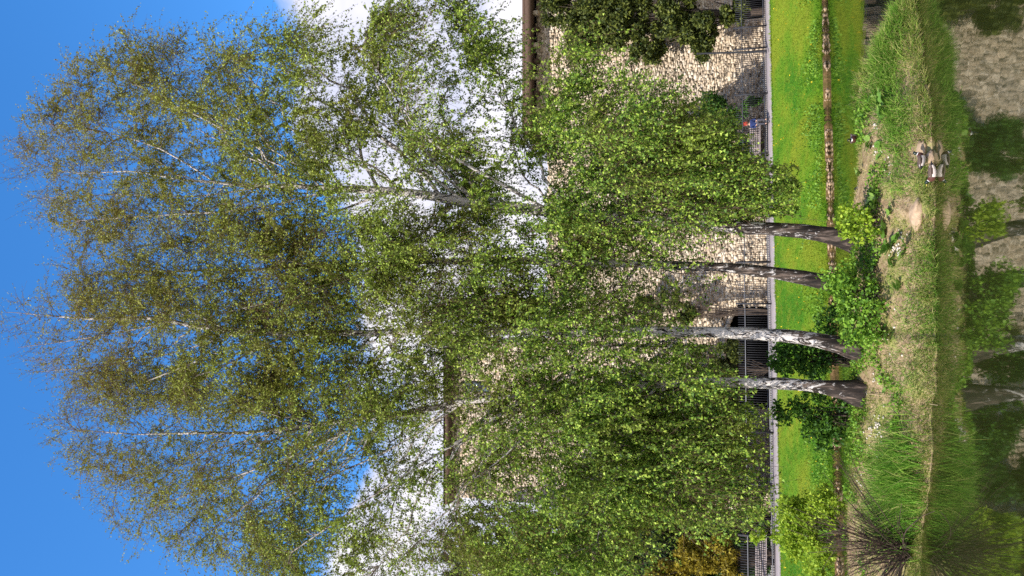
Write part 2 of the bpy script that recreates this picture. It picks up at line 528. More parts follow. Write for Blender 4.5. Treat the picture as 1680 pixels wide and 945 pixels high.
# footpath of worn concrete, falling towards the lawn
strip('footpath', Xs, [(ky - .06, kz - .25), (ky - .05, kz + .02), (ky + 1.0, kz + .15), (ky + 2.0, kz + .275)], M['concrete'], False)
wx = np.array([-700, 700.])
V = np.array([[-700, 4.5, 0], [700, 4.5, 0], [700, 46, 0], [-700, 46, 0]], float)
w_ = mesh_np('water', V, np.array([[0, 1, 2, 3]]), None, M['water']); w_['kind'] = 'structure'

# near bank: a narrow steep spit of land in the water
_xw = np.array([-16, -8, -6.5, -5, -3, -1, 1.5, 3.5, 5.0, 5.9, 6.6, 7.1])
_yw = np.array([19.5, 18.9, 18.4, 17.9, 17.1, 16.8, 16.85, 17.3, 18.0, 18.5, 18.9, 19.4])
_zc = np.array([1.08, 1.08, 1.08, 1.10, 1.15, 1.15, 1.12, 1.06, .92, .48, .14, -.5])
def bank_yw(X): return np.interp(X, _xw, _yw) + .32 * n2(X, np.asarray(X) * 0, 1.6, 11) + .2 * n2(X, np.asarray(X) * 0, 4.5, 12)
def bank_w(X): return np.interp(X, [-16, 4.6, 5.9, 7.1], [2.75, 2.65, 1.5, .35])
def bank_z(X, Y):
    X = np.asarray(X, float); Y = np.asarray(Y, float)
    yw = bank_yw(X); w = bank_w(X); zc = np.interp(X, _xw, _zc)
    t = (Y - yw) / w
    zf = np.where(t < 0, t * 1.6, zc * (1 - (1 - np.clip(t, 0, 1)) ** 1.6))
    tb = np.clip((t - 1), 0, 3)
    z = np.where(t > 1, zc - (zc + .6) * np.clip(tb, 0, 1.3) ** 1.6, zf)
    return z + (.16 * n2(X, Y, 1.1, 21) + .09 * n2(X, Y, 3.2, 22)) * smooth(-.2, .4, t)
bx = np.arange(-16, 7.2, .07)
tt = np.concatenate([np.linspace(-.45, 0, 5)[:-1], np.linspace(0, 1, 26), np.linspace(1, 2.3, 20)[1:]])
BX, TT = np.meshgrid(bx, tt)
BY = bank_yw(BX) + bank_w(BX) * TT
BZ = bank_z(BX, BY)
idx = np.arange(BX.size).reshape(BX.shape)
Q = np.stack([idx[:-1, :-1], idx[:-1, 1:], idx[1:, 1:], idx[1:, :-1]], -1).reshape(-1, 4)
b_ = mesh_np('bank', np.stack([BX, BY, BZ], -1).reshape(-1, 3), Q, None, M['bank'], smooth_=True)
b_['kind'] = 'structure'

# ------------------------------------------------------------------ castle: rubble walls
def rubble(x0, x1, z0, z1, y, r, sw=.34, sh=.2, skip=None, ztop=None):
    """front of a rubble wall at depth y, stones as boxes standing proud: verts, quads (facing -Y)"""
    cx, cz, sx, szz = [], [], [], []
    z = z0
    while z < z1 - .05:
        hgt = min(sh * r.uniform(.7, 1.35), z1 - z)
        n = int((x1 - x0) / (sw * .62)) + 2
        ws = sw * r.uniform(.55, 1.5, n)
        e = x0 + np.concatenate([[0], np.cumsum(ws)]) - r.uniform(0, sw)
        a = np.clip(e[:-1], x0, x1); b = np.clip(e[1:], x0, x1)
        ok = b - a > .06
        a, b = a[ok], b[ok]
        cx.append((a + b) / 2); sx.append(b - a - .016); cz.append(np.full(len(a), z + hgt / 2)); szz.append(np.full(len(a), hgt - .014))
        z += hgt
    cx, cz, sx, szz = map(np.concatenate, (cx, cz, sx, szz))
    k = np.ones(len(cx), bool)
    if skip is not None: k &= ~skip(cx, cz)
    if ztop is not None: k &= cz < ztop(cx)
    cx, cz, sx, szz = cx[k], cz[k], sx[k], szz[k]
    pr = r.uniform(.006, .030, len(cx))
    V, Q = box_geo(cx, np.full(len(cx), y) - pr / 2, cz + r.normal(0, .035, len(cx)), sx, pr, szz * r.uniform(.75, 1.15, len(cx)))
    V = V + r.normal(0, .018, V.shape)
    keep = np.ones(len(Q), bool).reshape(-1, 6); keep[:, 4] = False
    return V, Q[keep.ravel()]
YW = 54.0
zp = 2.75
# wall with a vaulted arch behind the fence
aX0, aX1 = at(1240, 668, YW)[0], at(1240, 505, YW)[0]
aC, aR = (aX0 + aX1) / 2, (aX1 - aX0) / 2
aSp = zp + 1.35
aRise = 1.15
dX0 = at(1240, 30, YW)[0]
def in_arch(x, z, g=0.0):
    u = np.clip((x - aC) / (aR + g), -1, 1)
    a1 = (np.abs(x - aC) < aR + g) & (z < aSp + (aRise + g) * np.sqrt(1 - u * u))
    a2 = (x > dX0 - g) & (x < dX0 + 3.2 + g) & (z < zp + 2.0 + g)
    return a1 | a2
wR = at(1000, -330, YW)[0]
wL = at(1000, 828, YW)[0]
wT = at(1000, 566, YW)[0]
zTb = zp + 3.6
wMid = at(900, 215, YW)[0]
zA = at(880, 60, YW)[2]
zB = at(898, 380, YW)[2]
castle = empty('stone_building', ((wL + wR) / 2, YW, zp), 'tall pale rubble stone castle wall with brown eaves behind the fence', 'building')
CO = np.array(castle.location)
r2 = np.random.default_rng(21)
V1, Q1 = rubble(wL, wR, zp - .2, zA, YW, r2, .23, .135, lambda x, z: in_arch(x, z, .12), lambda x: np.where(x > wMid, zA, np.where(x > wT, zB, zTb + .15)))
st = mesh_np('stone', V1, Q1, None, M['stone'], castle, origin=CO)
tag(st, kind='stuff')
# backing masonry as a grid of quads, open at the arches
gx = np.arange(wL, wR, .2); gz = np.arange(zp - .3, zA, .2)
GX, GZ = np.meshgrid(gx, gz)
k = ~in_arch(GX + .1, GZ + .1, 0.05) & (GZ < np.where(GX > wMid, zA, np.where(GX > wT, zB, zTb + .2)) - .1)
q = np.stack([np.stack([GX, GZ], -1), np.stack([GX + .2, GZ], -1), np.stack([GX + .2, GZ + .2], -1), np.stack([GX, GZ + .2], -1)], 2)[k]
V = np.stack([q[..., 0], np.full(q.shape[:2], YW + .01), q[..., 1]], -1).reshape(-1, 3)
mesh_np('wall_core', V, np.arange(len(V)).reshape(-1, 4), None, M['mortar'], castle, origin=CO)
# body of the building behind its front
boxo('wall', ((wMid + wR) / 2, YW + 4.3, (zp + zA) / 2 + 1.6), (wR - wMid - .02, 8, zA - zp - 3.4), M['mortar'], castle, CO)
boxo('wall', ((wMid + wT) / 2, YW + 1.35, (zp + zB) / 2 + 1.6), (wMid - wT - .02, 2.0, zB - zp - 3.4), M['mortar'], castle, CO)
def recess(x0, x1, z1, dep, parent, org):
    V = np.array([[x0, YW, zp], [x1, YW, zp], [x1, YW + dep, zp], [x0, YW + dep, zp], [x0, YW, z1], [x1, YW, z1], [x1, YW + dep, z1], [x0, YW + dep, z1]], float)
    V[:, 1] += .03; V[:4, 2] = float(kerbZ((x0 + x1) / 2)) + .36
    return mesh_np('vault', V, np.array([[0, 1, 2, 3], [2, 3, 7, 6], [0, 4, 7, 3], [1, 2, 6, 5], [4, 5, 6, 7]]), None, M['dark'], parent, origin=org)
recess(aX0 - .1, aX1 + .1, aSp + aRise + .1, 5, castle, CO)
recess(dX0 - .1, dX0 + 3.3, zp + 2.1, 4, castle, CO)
for i, a in enumerate(np.linspace(.06, math.pi - .06, 25)):
    u = aC + math.cos(a) * (aR + .17); zz = aSp + math.sin(a) * (aRise + .17)
    boxo('arch_stone', (u, YW - .045, zz), (.36 + .06 * math.sin(i * 7), .12, .30), M['stone'], castle, CO, rot=(0, math.atan2(math.cos(a) * .5, math.sin(a)), 0))
# eaves: fascia board, soffit and corbel blocks
tl = .012
boxo('eave', ((wMid + wR) / 2, YW - .45, zA + .33), (wR - wMid + .5, 1.3, .44), M['eave'], castle, CO)
boxo('roof', ((wMid + wR) / 2, YW + 4, zA + .7), (wR - wMid + .6, 9.6, .26), M['eave'], castle, CO)
for i, x in enumerate(np.arange(wMid + .4, wR, 1.15)):
    boxo('corbel', (x, YW - .32, zA - .10), (.24, .62, .40), M['stone'] if i % 2 else M['eave'], castle, CO)

# tower
YT = 53.7
tX0, tX1 = at(900, 828, YT)[0], at(900, 566, YT)[0]
zT = at(742, 690, YT)[2]
tower = empty('stone_tower', ((tX0 + tX1) / 2, YT, zp), 'square pale stone tower with one small upper window behind the birch crowns', 'tower')
TO = np.array(tower.location)
wx0, wx1 = at(780, 642, YT)[0], at(780, 627, YT)[0]
wz0, wz1 = at(806, 634, YT)[2], at(760, 634, YT)[2]
V1, Q1 = rubble(tX0, tX1, zTb, zT, YT, r2, .23, .14, lambda x, z: (x > wx0 - .25) & (x < wx1 + .25) & (z > wz0 - .15) & (z < wz1 + .2))
tag(mesh_np('stone', V1, Q1, None, M['stone'], tower, origin=TO), kind='stuff')
xs = [tX0 + .02, wx0 - .1, wx1 + .1, tX1 - .02]
for (a, b, c, d) in ((xs[0], xs[1], zTb, zT), (xs[2], xs[3], zTb, zT), (xs[1], xs[2], zTb, wz0), (xs[1], xs[2], wz1, zT)):
    boxo('wall', ((a + b) / 2, YT + .31, (c + d) / 2), (b - a, .6, d - c), M['mortar'], tower, TO)
boxo('wall', ((tX0 + tX1) / 2, YT + 4.1, (zTb + zT) / 2), (tX1 - tX0 - .06, 6.9, zT - zTb - .02), M['mortar'], tower, TO)
boxo('wall', ((tX0 + tX1) / 2, YT + 6.6, (zTb + zp) / 2 - .1), (tX1 - tX0 - .06, 1.2, zTb - zp), M['mortar'], tower, TO)
for sgn in (-1,):
    xx = tX0 if sgn < 0 else tX1
    V1, Q1 = rubble(0, 7.4, zTb, zT, 0, r2, .24, .15)
    V2 = np.stack([xx - sgn * (V1[:, 1]) , YT + V1[:, 0], V1[:, 2]], -1)
    tag(mesh_np('stone', V2, Q1, None, M['stone'], tower, origin=TO), kind='stuff')
win = boxo('window', ((wx0 + wx1) / 2, YT + .10, (wz0 + wz1) / 2), (wx1 - wx0 + .16, .12, wz1 - wz0 + .16), M['metal'], tower, TO)
for dx in (-1, 1):
    for dz in (-1, 0, 1):
        boxo('pane', (dx * (wx1 - wx0) / 4, -.068, dz * (wz1 - wz0) / 3), ((wx1 - wx0) / 2 - .06, .02, (wz1 - wz0) / 3 - .07), M['glass'], win)
boxo('eave', ((tX0 + tX1) / 2, YT + 3.5, zT + .22), (tX1 - tX0 + .9, 8.2, .42), M['eave'], tower, TO)
for x in np.arange(tX0 + .3, tX1, .95):
    boxo('corbel', (x, YT - .24, zT - .15), (.22, .44, .30), M['eave'], tower, TO)
V = np.array([[tX0 - .6, YT - .7, zT + .43], [tX1 + .6, YT - .7, zT + .43], [tX1 + .6, YT + 7.8, zT + .43], [tX0 - .6, YT + 7.8, zT + .43], [(tX0 + tX1) / 2, YT + 3.5, zT + 1.2]])
mesh_np('roof', V, None, np.array([[0, 1, 4], [1, 2, 4], [2, 3, 4], [3, 0, 4]]), M['eave'], tower, origin=TO)

# ------------------------------------------------------------------ fence along the path
fX0, fX1 = -17.5, 20.5
def fY(x): return kerbY(x) + 1.4
fence = empty('metal_fence', (0, float(fY(0)), float(kerbZ(0)) + .2), 'dark railing of thin upright bars running along the path before the castle wall', 'fence')
FO = np.array(fence.location)
slope_y = math.atan(.19)
slope_z = math.atan(.42 / 31)
flen = (fX1 - fX0) / math.cos(slope_y)
fm = (fX0 + fX1) / 2
for zr in (.18, 1.45):
    boxo('rail', (fm, float(fY(fm)), float(kerbZ(fm)) + .2 + zr), (flen, .04, .05), M['metal_grey'], fence, FO, rot=(0, -slope_z, slope_y))
Vb, Qb = box_geo(0, 0, 0, .026, .026, 1.78)
bm_me = None
nb = 290
for i in range(nb):
    x = fX0 + (fX1 - fX0) * (i + .5) / nb
    if bm_me is None:
        o = mesh_np('bar', Vb, Qb, None, M['metal'], fence); bm_me = o.data
    else:
        o = link('bar', bm_me, fence)
    o.location = tuple(np.array((x, float(fY(x)) + .035, float(kerbZ(x)) + .2 + .95)) - FO)
Vb, Qb = box_geo(0, 0, 0, .09, .09, 1.95)
po_me = None
for px in (498, 57, 17, 140, 300, 430, 700, 780, 856):
    x = at(1240, px, 47)[0]
    if po_me is None:
        o = mesh_np('post', Vb, Qb, None, M['metal'], fence); po_me = o.data
    else:
        o = link('post', po_me, fence)
    o.location = tuple(np.array((x, float(fY(x)) - .07, float(kerbZ(x)) + .2 + .98)) - FO)

# slender pole beside the path
pY = 48.9
pb = at(1262, 84, pY); pt = at(1146, 88, pY)
pole = empty('pole', pb, 'slender dark pole rising from the path in front of the sunlit stone wall', 'pole')
P = np.array([[pb, pb + (pt - pb) * .5, pt]]); P[0, 0, 2] = float(kerbZ(pb[0])) + .2
V, Q, A = tubes(P, np.array([[.07, .06, .05]]), 10)
mesh_np('shaft', V, Q, None, M['metal'], pole, True, origin=pb)
boxo('cap', pt + np.array((0, 0, .05)), (.11, .11, .12), M['metal'], pole, pb, .02)
boxo('base_plate', (pb[0], pY, float(kerbZ(pb[0])) + .225), (.2, .2, .04), M['metal'], pole, pb, .01)

# ------------------------------------------------------------------ benches
def make_bench(x0, x1, Y, zg, s, label):
    b = empty('park_bench', ((x0 + x1) / 2, Y, zg), label, 'bench', 'benches beside the path')
    w = x1 - x0
    for k_ in range(5):
        boxo('back_slat', (0, .28 + k_ * .018, s * (.50 + k_ * .105)), (w, .03, s * .075), M['wood_grey'], b, bevel=.006, rot=(-.15, 0, 0))
    for k_ in range(4):
        boxo('seat_slat', (0, -.18 + k_ * .115, s * .44), (w, .09, .04), M['wood_grey'], b, bevel=.006)
    for sx_ in (-1, 1):
        X = sx_ * (w / 2 - .16)
        boxo('leg', (X, -.16, s * .21), (.06, .06, s * .42), M['metal'], b, bevel=.008)
        boxo('leg', (X, .24, s * .21), (.06, .06, s * .42), M['metal'], b, bevel=.008)
        boxo('back_post', (X, .335, s * .72), (.05, .045, s * .58), M['metal'], b, rot=(-.15, 0, 0))
        boxo('armrest', (sx_ * (w / 2 - .05), .03, s * .66), (.06, .46, .04), M['wood_grey'], b, bevel=.008)
    return b
bY = 47.7
b1x0, b1x1 = at(1250, 252, bY)[0], at(1250, 194, bY)[0]
bY = float(kerbY(b1x0)) + 1.55
make_bench(b1x0, b1x1, bY, float(kerbZ(b1x0)) + .2, 1.12, 'weathered slatted bench under the hanging birch twigs with a person seated on it')
b2Y = float(kerbY(-14)) + 1.5
b2x0, b2x1 = at(1255, 965, b2Y)[0], at(1255, 874, b2Y)[0]
make_bench(b2x0, b2x1, b2Y, float(kerbZ(-14)) + .2, 1.1, 'weathered slatted bench half hidden by lime green leaves near the dark twiggy shrub')

# ------------------------------------------------------------------ person on the bench
def skin_mesh(name, pts, edges, rads, mat, parent, sub=1, root=0):
    me = bpy.data.meshes.new(name)
    me.from_pydata([tuple(p) for p in pts], edges, [])
    me.materials.append(mat)
    o = link(name, me, parent)
    m = o.modifiers.new('skin', 'SKIN')
    sv = me.skin_vertices[0].data
    for i, r_ in enumerate(rads):
        sv[i].radius = (r_, r_)
        sv[i].use_root = (i == root)
    m.use_smooth_shade = True
    s_ = o.modifiers.new('sub', 'SUBSURF'); s_.levels = sub; s_.render_levels = sub
    return o
M['skin'] = plain('skin', (.50, .30, .21), .6, .3, var=.08)
M['blue'] = plain('blue jacket cloth', (.025, .038, .11), .9, .1, var=.2)
M['red'] = plain('red cap cloth', (.36, .05, .035), .9, .1, var=.15)
M['trouser'] = plain('grey trouser cloth', (.07, .07, .085), .9, .1, var=.2)
M['shoe'] = plain('black shoe', (.02, .02, .02), .6, .3)
def make_person(loc, label):
    p = empty('person', loc, label, 'person')
    # x right, -y towards the viewer, seated on a 0.48 m seat; leaning a little to the viewer's left
    pts = [(0, .08, .54), (0, .10, .72), (0, .11, .95), (0, .10, 1.04), (0, .08, 1.12), (0, .06, 1.22), (0, .05, 1.31),
           (.10, .06, .54), (.12, -.36, .55), (.12, -.36, .12), (.12, -.46, .06),
           (-.10, .06, .54), (-.12, -.36, .55), (-.12, -.34, .12), (-.12, -.44, .06),
           (.19, .10, .97), (.25, .05, .74), (.14, -.14, .66), (-.19, .10, .97), (-.25, .05, .74), (-.14, -.14, .66)]
    ed = [(0, 1), (1, 2), (2, 3), (3, 4), (4, 5), (5, 6), (0, 7), (7, 8), (8, 9), (9, 10), (0, 11), (11, 12), (12, 13), (13, 14), (2, 15), (15, 16), (16, 17), (2, 18), (18, 19), (19, 20)]
    ra = [.13, .12, .13, .06, .055, .095, .075, .085, .06, .042, .035, .085, .06, .042, .035, .055, .042, .03, .055, .042, .03]
    # palm and five fingers on both hands
    for w_i, sx_ in ((17, 1), (20, -1)):
        b0 = len(pts)
        wpt = np.array(pts[w_i])
        pts.append(tuple(wpt + (-.03 * sx_, -.06, -.03))); ed.append((w_i, b0)); ra.append(.026)
        for q_ in range(5):
            off = (q_ - 2) * .018
            ln = (.05, .065, .07, .066, .05)[q_]
            k0 = len(pts)
            base = np.array(pts[b0])
            d = np.array((-.25 * sx_, -1, -.35)); d /= np.linalg.norm(d)
            if q_ == 0: d = np.array((-.9 * sx_, -.5, .1)); d /= np.linalg.norm(d)
            a_ = base + d * .03 + np.array((off, 0, 0)); c_ = a_ + d * ln + np.array((0, 0, -.02))
            pts.append(tuple(a_)); ra.append(.009); ed.append((b0, k0))
            pts.append(tuple(c_)); ra.append(.007); ed.append((k0, k0 + 1))
    skin_mesh('body', pts, ed, ra, M['skin'], p)
    jp = [(0, .09, .54), (0, .10, .74), (0, .11, .96), (0, .10, 1.03), (.19, .10, .97), (.25, .05, .74), (.15, -.12, .665), (-.19, .10, .97), (-.25, .05, .74), (-.15, -.12, .665)]
    skin_mesh('jacket', jp, [(0, 1), (1, 2), (2, 3), (2, 4), (4, 5), (5, 6), (2, 7), (7, 8), (8, 9)], [.165, .16, .165, .085, .08, .068, .05, .08, .068, .05], M['blue'], p)
    tp = [(0, .08, .53), (.10, .04, .54), (.12, -.36, .56), (.12, -.36, .13), (-.10, .04, .54), (-.12, -.36, .56), (-.12, -.34, .13)]
    skin_mesh('trousers', tp, [(0, 1), (1, 2), (2, 3), (0, 4), (4, 5), (5, 6)], [.14, .10, .078, .06, .10, .078, .06], M['trouser'], p)
    skin_mesh('cap', [(0, .07, 1.27), (0, .06, 1.33), (0, .06, 1.37), (0, -.07, 1.28)], [(0, 1), (1, 2), (0, 3)], [.108, .11, .07, .05], M['red'], p)
    skin_mesh('nose', [(0, -.035, 1.235), (0, -.06, 1.215)], [(0, 1)], [.016, .018], M['skin'], p, 0)
    for sx_ in (-1, 1):
        boxo('eye', (sx_ * .036, -.034, 1.245), (.022, .012, .012), M['shoe'], p, bevel=.004)
        boxo('ear', (sx_ * .098, .06, 1.225), (.02, .04, .06), M['skin'], p, bevel=.008)
        boxo('shoe', (sx_ * .12, -.44, .045), (.09, .26, .09), M['shoe'], p, bevel=.03)
    boxo('mouth', (0, -.035, 1.175), (.05, .012, .010), M['red'], p, bevel=.003)
    return p
pp = at(1250, 202, bY)
make_person((pp[0], bY - .08, float(kerbZ(pp[0])) + .22), 'person in a red cap and dark blue jacket sitting on the slatted bench')

# ------------------------------------------------------------------ birches
def crown(spec, seed):
    r = np.random.default_rng(seed)
    Y0 = spec['Y']
    tp = spec['trunk']                               # (x, y, radius, dy)
    TP = np.array([at(a, b, Y0 + d) for a, b, _, d in tp]); TR = np.array([c for *_, c, _ in tp]) * spec.get('slim', .84)
    # resample the trunk
    n = 70
    cl = np.concatenate([[0], np.cumsum(np.linalg.norm(np.diff(TP, axis=0), axis=1))])
    ss = np.linspace(0, cl[-1], n)
    # smooth path by averaging
    def samp(s): return np.stack([np.interp(s, cl, TP[:, i]) for i in range(3)], -1)
    path = sum(samp(np.clip(ss + d, 0, cl[-1])) for d in (-.5, -.25, 0, .25, .5)) / 5
    path[:, 0] += .09 * (vnoise(np.stack([ss * .7 + seed, ss * 0, ss * 0], -1)) - .5); path[:, 1] += .12 * (vnoise(np.stack([ss * .6, ss * 0 + seed, ss * 0], -1)) - .5)
    rad = np.interp(ss, cl, TR)
    rows = np.array(spec['rows'], float)
    top = spec.get('taper', 1)
    origin = np.array((path[0, 0], path[0, 1], path[0, 2]))
    sg = spec['label'], 'tree', 'birches on the near bank'
    tree = empty('birch_tree', origin, *sg)
    # trunk skin with furrows and root flare
    sd = 20
    V, Q, A = tubes(path[None], rad[None], sd)
    ring = np.repeat(np.arange(n), sd)
    ang = np.tile(np.arange(sd) / sd * 2 * math.pi, n)
    cen = path[ring]
    dv = norm(V - cen)
    hgt = V[:, 2] - origin[2]
    fl = np.exp(-np.maximum(hgt - .25, 0) / .38)
    lob = .5 + .5 * np.cos(ang * 5 + seed) * np.cos(ang * 2 + 1.3 * seed)
    bump_ = (vnoise(np.stack([V[:, 0] * 7, V[:, 1] * 7, V[:, 2] * 2.4], -1)) - .5) * .30 + (vnoise(np.stack([V[:, 0] * 17, V[:, 1] * 17, V[:, 2] * 5], -1)) - .5) * .16
    rr = A * (1 + bump_ * np.exp(-hgt / 6)) + A * fl * (.25 + 1.1 * lob) * spec.get('flare', 1)
    V = cen + dv * rr[:, None]
    trunk = mesh_np('trunk', V, Q, None, spec['bark'], tree, True, {'rad': A}, origin)
    # envelope sampling
    def env_sample(m, inner, lowbias=None):
        xr = np.linspace(rows[0, 0], rows[-1, 0], 300)
        wd = np.interp(xr, rows[:, 0], (rows[:, 2] - rows[:, 1]) * rows[:, 3])
        cdf = np.cumsum(wd); cdf /= cdf[-1]
        x = np.interp(r.random(m), cdf, xr)
        y0 = np.interp(x, rows[:, 0], rows[:, 1]); y1 = np.interp(x, rows[:, 0], rows[:, 2])
        s = r.uniform(-1, 1, m) * inner
        y = (y0 + y1) / 2 + s * (y1 - y0) / 2
        P = np.array([at(a, b, Y0) for a, b in zip(x, y)])
        hw = (y1 - y0) / 2 / 58.0
        P[:, 1] += np.sqrt(np.maximum(1 - s * s, 0)) * np.clip(hw * .72, .5, 4.6) * r.uniform(-1, 1, m) * inner
        return P
    def curve(a, d0, b, k, sag):
        """K point arcs from a towards b leaving along d0"""
        t = np.linspace(0, 1, k)[None, :, None]
        ln = np.linalg.norm(b - a, axis=1)[:, None, None]
        c = a[:, None] + d0[:, None] * ln * .45
        p = (1 - t) ** 2 * a[:, None] + 2 * t * (1 - t) * c + t * t * b[:, None]
        p[:, :, 2] -= (sag[:, None] * ln[:, :, 0] * (t[:, :, 0] ** 2.5)) * .5
        wob = (r.normal(size=p.shape) * .022) * ln * np.sin(t * math.pi)
        return p + wob
    # limbs
    nl = spec['limbs']
    tip = env_sample(nl, .80)
    cz0 = at(spec['crown0'], 470, Y0)[2]
    hd = np.array([np.min(np.linalg.norm(path[:, :2] - t[:2], axis=1)) for t in tip])
    za = np.clip(tip[:, 2] - hd * r.uniform(.7, 1.5, nl) - .6, cz0, path[-4, 2])
    ia = np.array([np.argmin(np.abs(path[:, 2] - z)) for z in za])
    a = path[ia]
    out_ = tip - a; out_[:, 2] = 0
    d0 = norm(norm(out_) * .8 + np.array((0, 0, .75)) + r.normal(size=(nl, 3)) * .15)
    LP = curve(a, d0, tip, 10, r.uniform(0, .22, nl))
    ln = np.linalg.norm(tip - a, axis=1)
    lr = np.minimum(rad[ia] * .5, .011 + ln * .0085)
    LR = lr[:, None] * np.linspace(1, .28, 10)[None] ** .9
    for hp in spec.get('hand', []):
        hp = (hp[0], hp[1] * .68)
        pts = np.array([at(x_, y_, Y0 + d_) for x_, y_, d_ in hp[0]])
        cc = np.concatenate([[0], np.cumsum(np.linalg.norm(np.diff(pts, axis=0), axis=1))])
        s_ = np.linspace(0, cc[-1], 10)
        pl = np.stack([np.interp(s_, cc, pts[:, i]) for i in range(3)], -1)
        pl[1:-1] = (pl[:-2] + pl[1:-1] * 2 + pl[2:]) / 4
        V, Q, A = tubes(pl[None], np.linspace(hp[1], hp[1] * .35, 10)[None], 10)
        mesh_np('limb', V, Q, None, spec['bark'], tree, True, {'rad': A}, origin)
        LP = np.concatenate([LP, pl[None]]); LR = np.concatenate([LR, np.linspace(hp[1], hp[1] * .35, 10)[None]])
    limb_geo = tubes(LP[:nl], LR[:nl], 7)
    # branches
    nbr = spec['branches']
    tipb = env_sample(nbr, 1.0)
    cand = np.concatenate([LP[:, 2:].reshape(-1, 3), path[int(n * .35):]])
    cr_ = np.concatenate([LR[:, 2:].reshape(-1), rad[int(n * .35):]])
    ctan = np.concatenate([norm(np.gradient(LP, axis=1))[:, 2:].reshape(-1, 3), norm(np.gradient(path, axis=0))[int(n * .35):]])
    D = tipb[:, None] - cand[None]
    dist = np.linalg.norm(D, axis=2) + np.maximum(-D[:, :, 2] - .8, 0) * 1.6 + np.where(np.linalg.norm(D, axis=2) < .5, 1.0, 0)
    j = np.argmin(dist, axis=1)
    ab = cand[j]
    db = norm(norm(tipb - ab) * .7 + ctan[j] * .7 + np.array((0, 0, .25)))
    BP = curve(ab, db, tipb, 8, r.uniform(.05, .35, nbr))
    lnb = np.linalg.norm(tipb - ab, axis=1)
    brr = np.minimum(cr_[j] * .85, .008 + lnb * .0078)
    BR = brr[:, None] * np.linspace(1, .25, 8)[None]
    br_geo = tubes(BP, BR, 5)
    # second order shoots, short, along branches and limbs
    ns = nbr * 4
    src = np.concatenate([BP, np.stack([LP[:, [2, 3, 4, 5, 6, 7, 8, 9]]], 0)[0]])
    w_ = np.linalg.norm(src[:, -1] - src[:, 0], axis=1); w_ /= w_.sum()
    bi = r.choice(len(src), ns, p=w_)
    tpos = r.uniform(.25, 1, ns) * 6.99
    i0 = tpos.astype(int); fr = (tpos - i0)[:, None]
    sp0 = src[bi, i0] * (1 - fr) + src[bi, i0 + 1] * fr
    tg = norm(src[bi, i0 + 1] - src[bi, i0])
    dd = norm(tg * .8 + r.normal(size=(ns, 3)) * .6 + np.array((0, 0, .12)))
    ls = r.uniform(.35, 1.1, ns)
    SP = curve(sp0, dd, sp0 + dd * ls[:, None], 5, r.uniform(.2, .8, ns))
    SR = np.full((ns, 1), .0050) * np.linspace(1, .45, 5)[None]
    sh_geo = tubes(SP, SR, 3)
    # hanging twigs
    ntw = spec['twigs']
    src2 = np.concatenate([SP, BP[:, [3, 4, 5, 6, 7]]])
    bi = r.integers(0, len(src2), ntw)
    tpos = r.uniform(.1, 1, ntw) * 3.99
    i0 = tpos.astype(int); fr = (tpos - i0)[:, None]
    t0 = src2[bi, i0] * (1 - fr) + src2[bi, i0 + 1] * fr
    tg = norm(src2[bi, i0 + 1] - src2[bi, i0])
    hf = np.clip((t0[:, 2] - origin[2]) / (path[-1, 2] - origin[2]), 0, 1)[:, None]
    dt = norm(tg * .55 + r.normal(size=(ntw, 3)) * .5 + np.array((0, 0, 1.)) * (.55 * hf ** 2 - .45 * (1 - hf)))
    lt = r.uniform(.35, 1.15, ntw) * np.interp(hf[:, 0], [0, .5, 1], [1.15, .9, .72])
    zmin = spec.get('zmin', 2.2)
    k_ = 3
    t = np.linspace(0, 1, k_)[None, :, None]
    TWP = t0[:, None] + dt[:, None] * lt[:, None, None] * t
    TWP[:, :, 2] -= (lt[:, None] * (t[:, :, 0] ** 1.8)) * np.interp(hf[:, 0], [0, .55, 1], [.75, .55, .15])[:, None]
    TWP[:, :, 2] = np.maximum(TWP[:, :, 2], zmin - 1 + .3 * r.random((ntw, 1)))
    if 'hem' in spec:
        ex, ey = to_px(TWP[:, -1])
        kk = ex < np.interp(ey, spec['hem'][0], spec['hem'][1]) + r.normal(0, 14, ntw)
        TWP, t0, hf, lt = TWP[kk], t0[kk], hf[kk], lt[kk]; ntw = len(TWP)
    tw_geo = tubes(TWP, np.full((ntw, 1), .0031) * np.linspace(1, .55, k_)[None], 3)
    V, Q, A = join_geo([limb_geo, br_geo])
    tag(mesh_np('branches', V, Q, None, spec['bark'], tree, True, {'rad': A}, origin), kind='stuff')
    V, Q, A = join_geo([sh_geo, tw_geo])
    tag(mesh_np('twigs', V, Q, None, M['twig'], tree, False, None, origin), kind='stuff')
    # leaves along the twigs
    pl_ = spec['leaves'] / ntw
    cnt = r.poisson(pl_ * np.interp(hf[:, 0], [0, .5, .8, 1], [1.35, 1.1, .85, .45]))
    # patchy density
    pn = .55 * vnoise(t0 * .6 + seed) + .45 * vnoise(t0 * 1.5 + seed)
    cnt = np.floor(cnt * np.clip((pn - .22) * 3.3, .22, 1.8) + r.random(len(cnt))).astype(int)
    ti = np.repeat(np.arange(ntw), cnt)
    m = len(ti)
    tpos = r.uniform(.05, 1, m) * 1.99
    i0 = tpos.astype(int); fr = (tpos - i0)[:, None]
    C = TWP[ti, i0] * (1 - fr) + TWP[ti, i0 + 1] * fr + r.normal(size=(m, 3)) * .028
    ax = norm(TWP[ti, i0 + 1] - TWP[ti, i0]) * .5 + r.normal(size=(m, 3)) * .75 + np.array((0, 0, -.35))
    sc = r.uniform(.55, 1.3, m) * np.interp(hf[ti, 0], [0, .45, .75, 1], [1.05, .92, .74, .62])
    V, Q = leaves3(C, ax, .064 * sc, .060 * sc, r)
    tag(mesh_np('foliage', V, None, Q, M['leaf'], tree, False, None, origin), kind='stuff')
    return tree

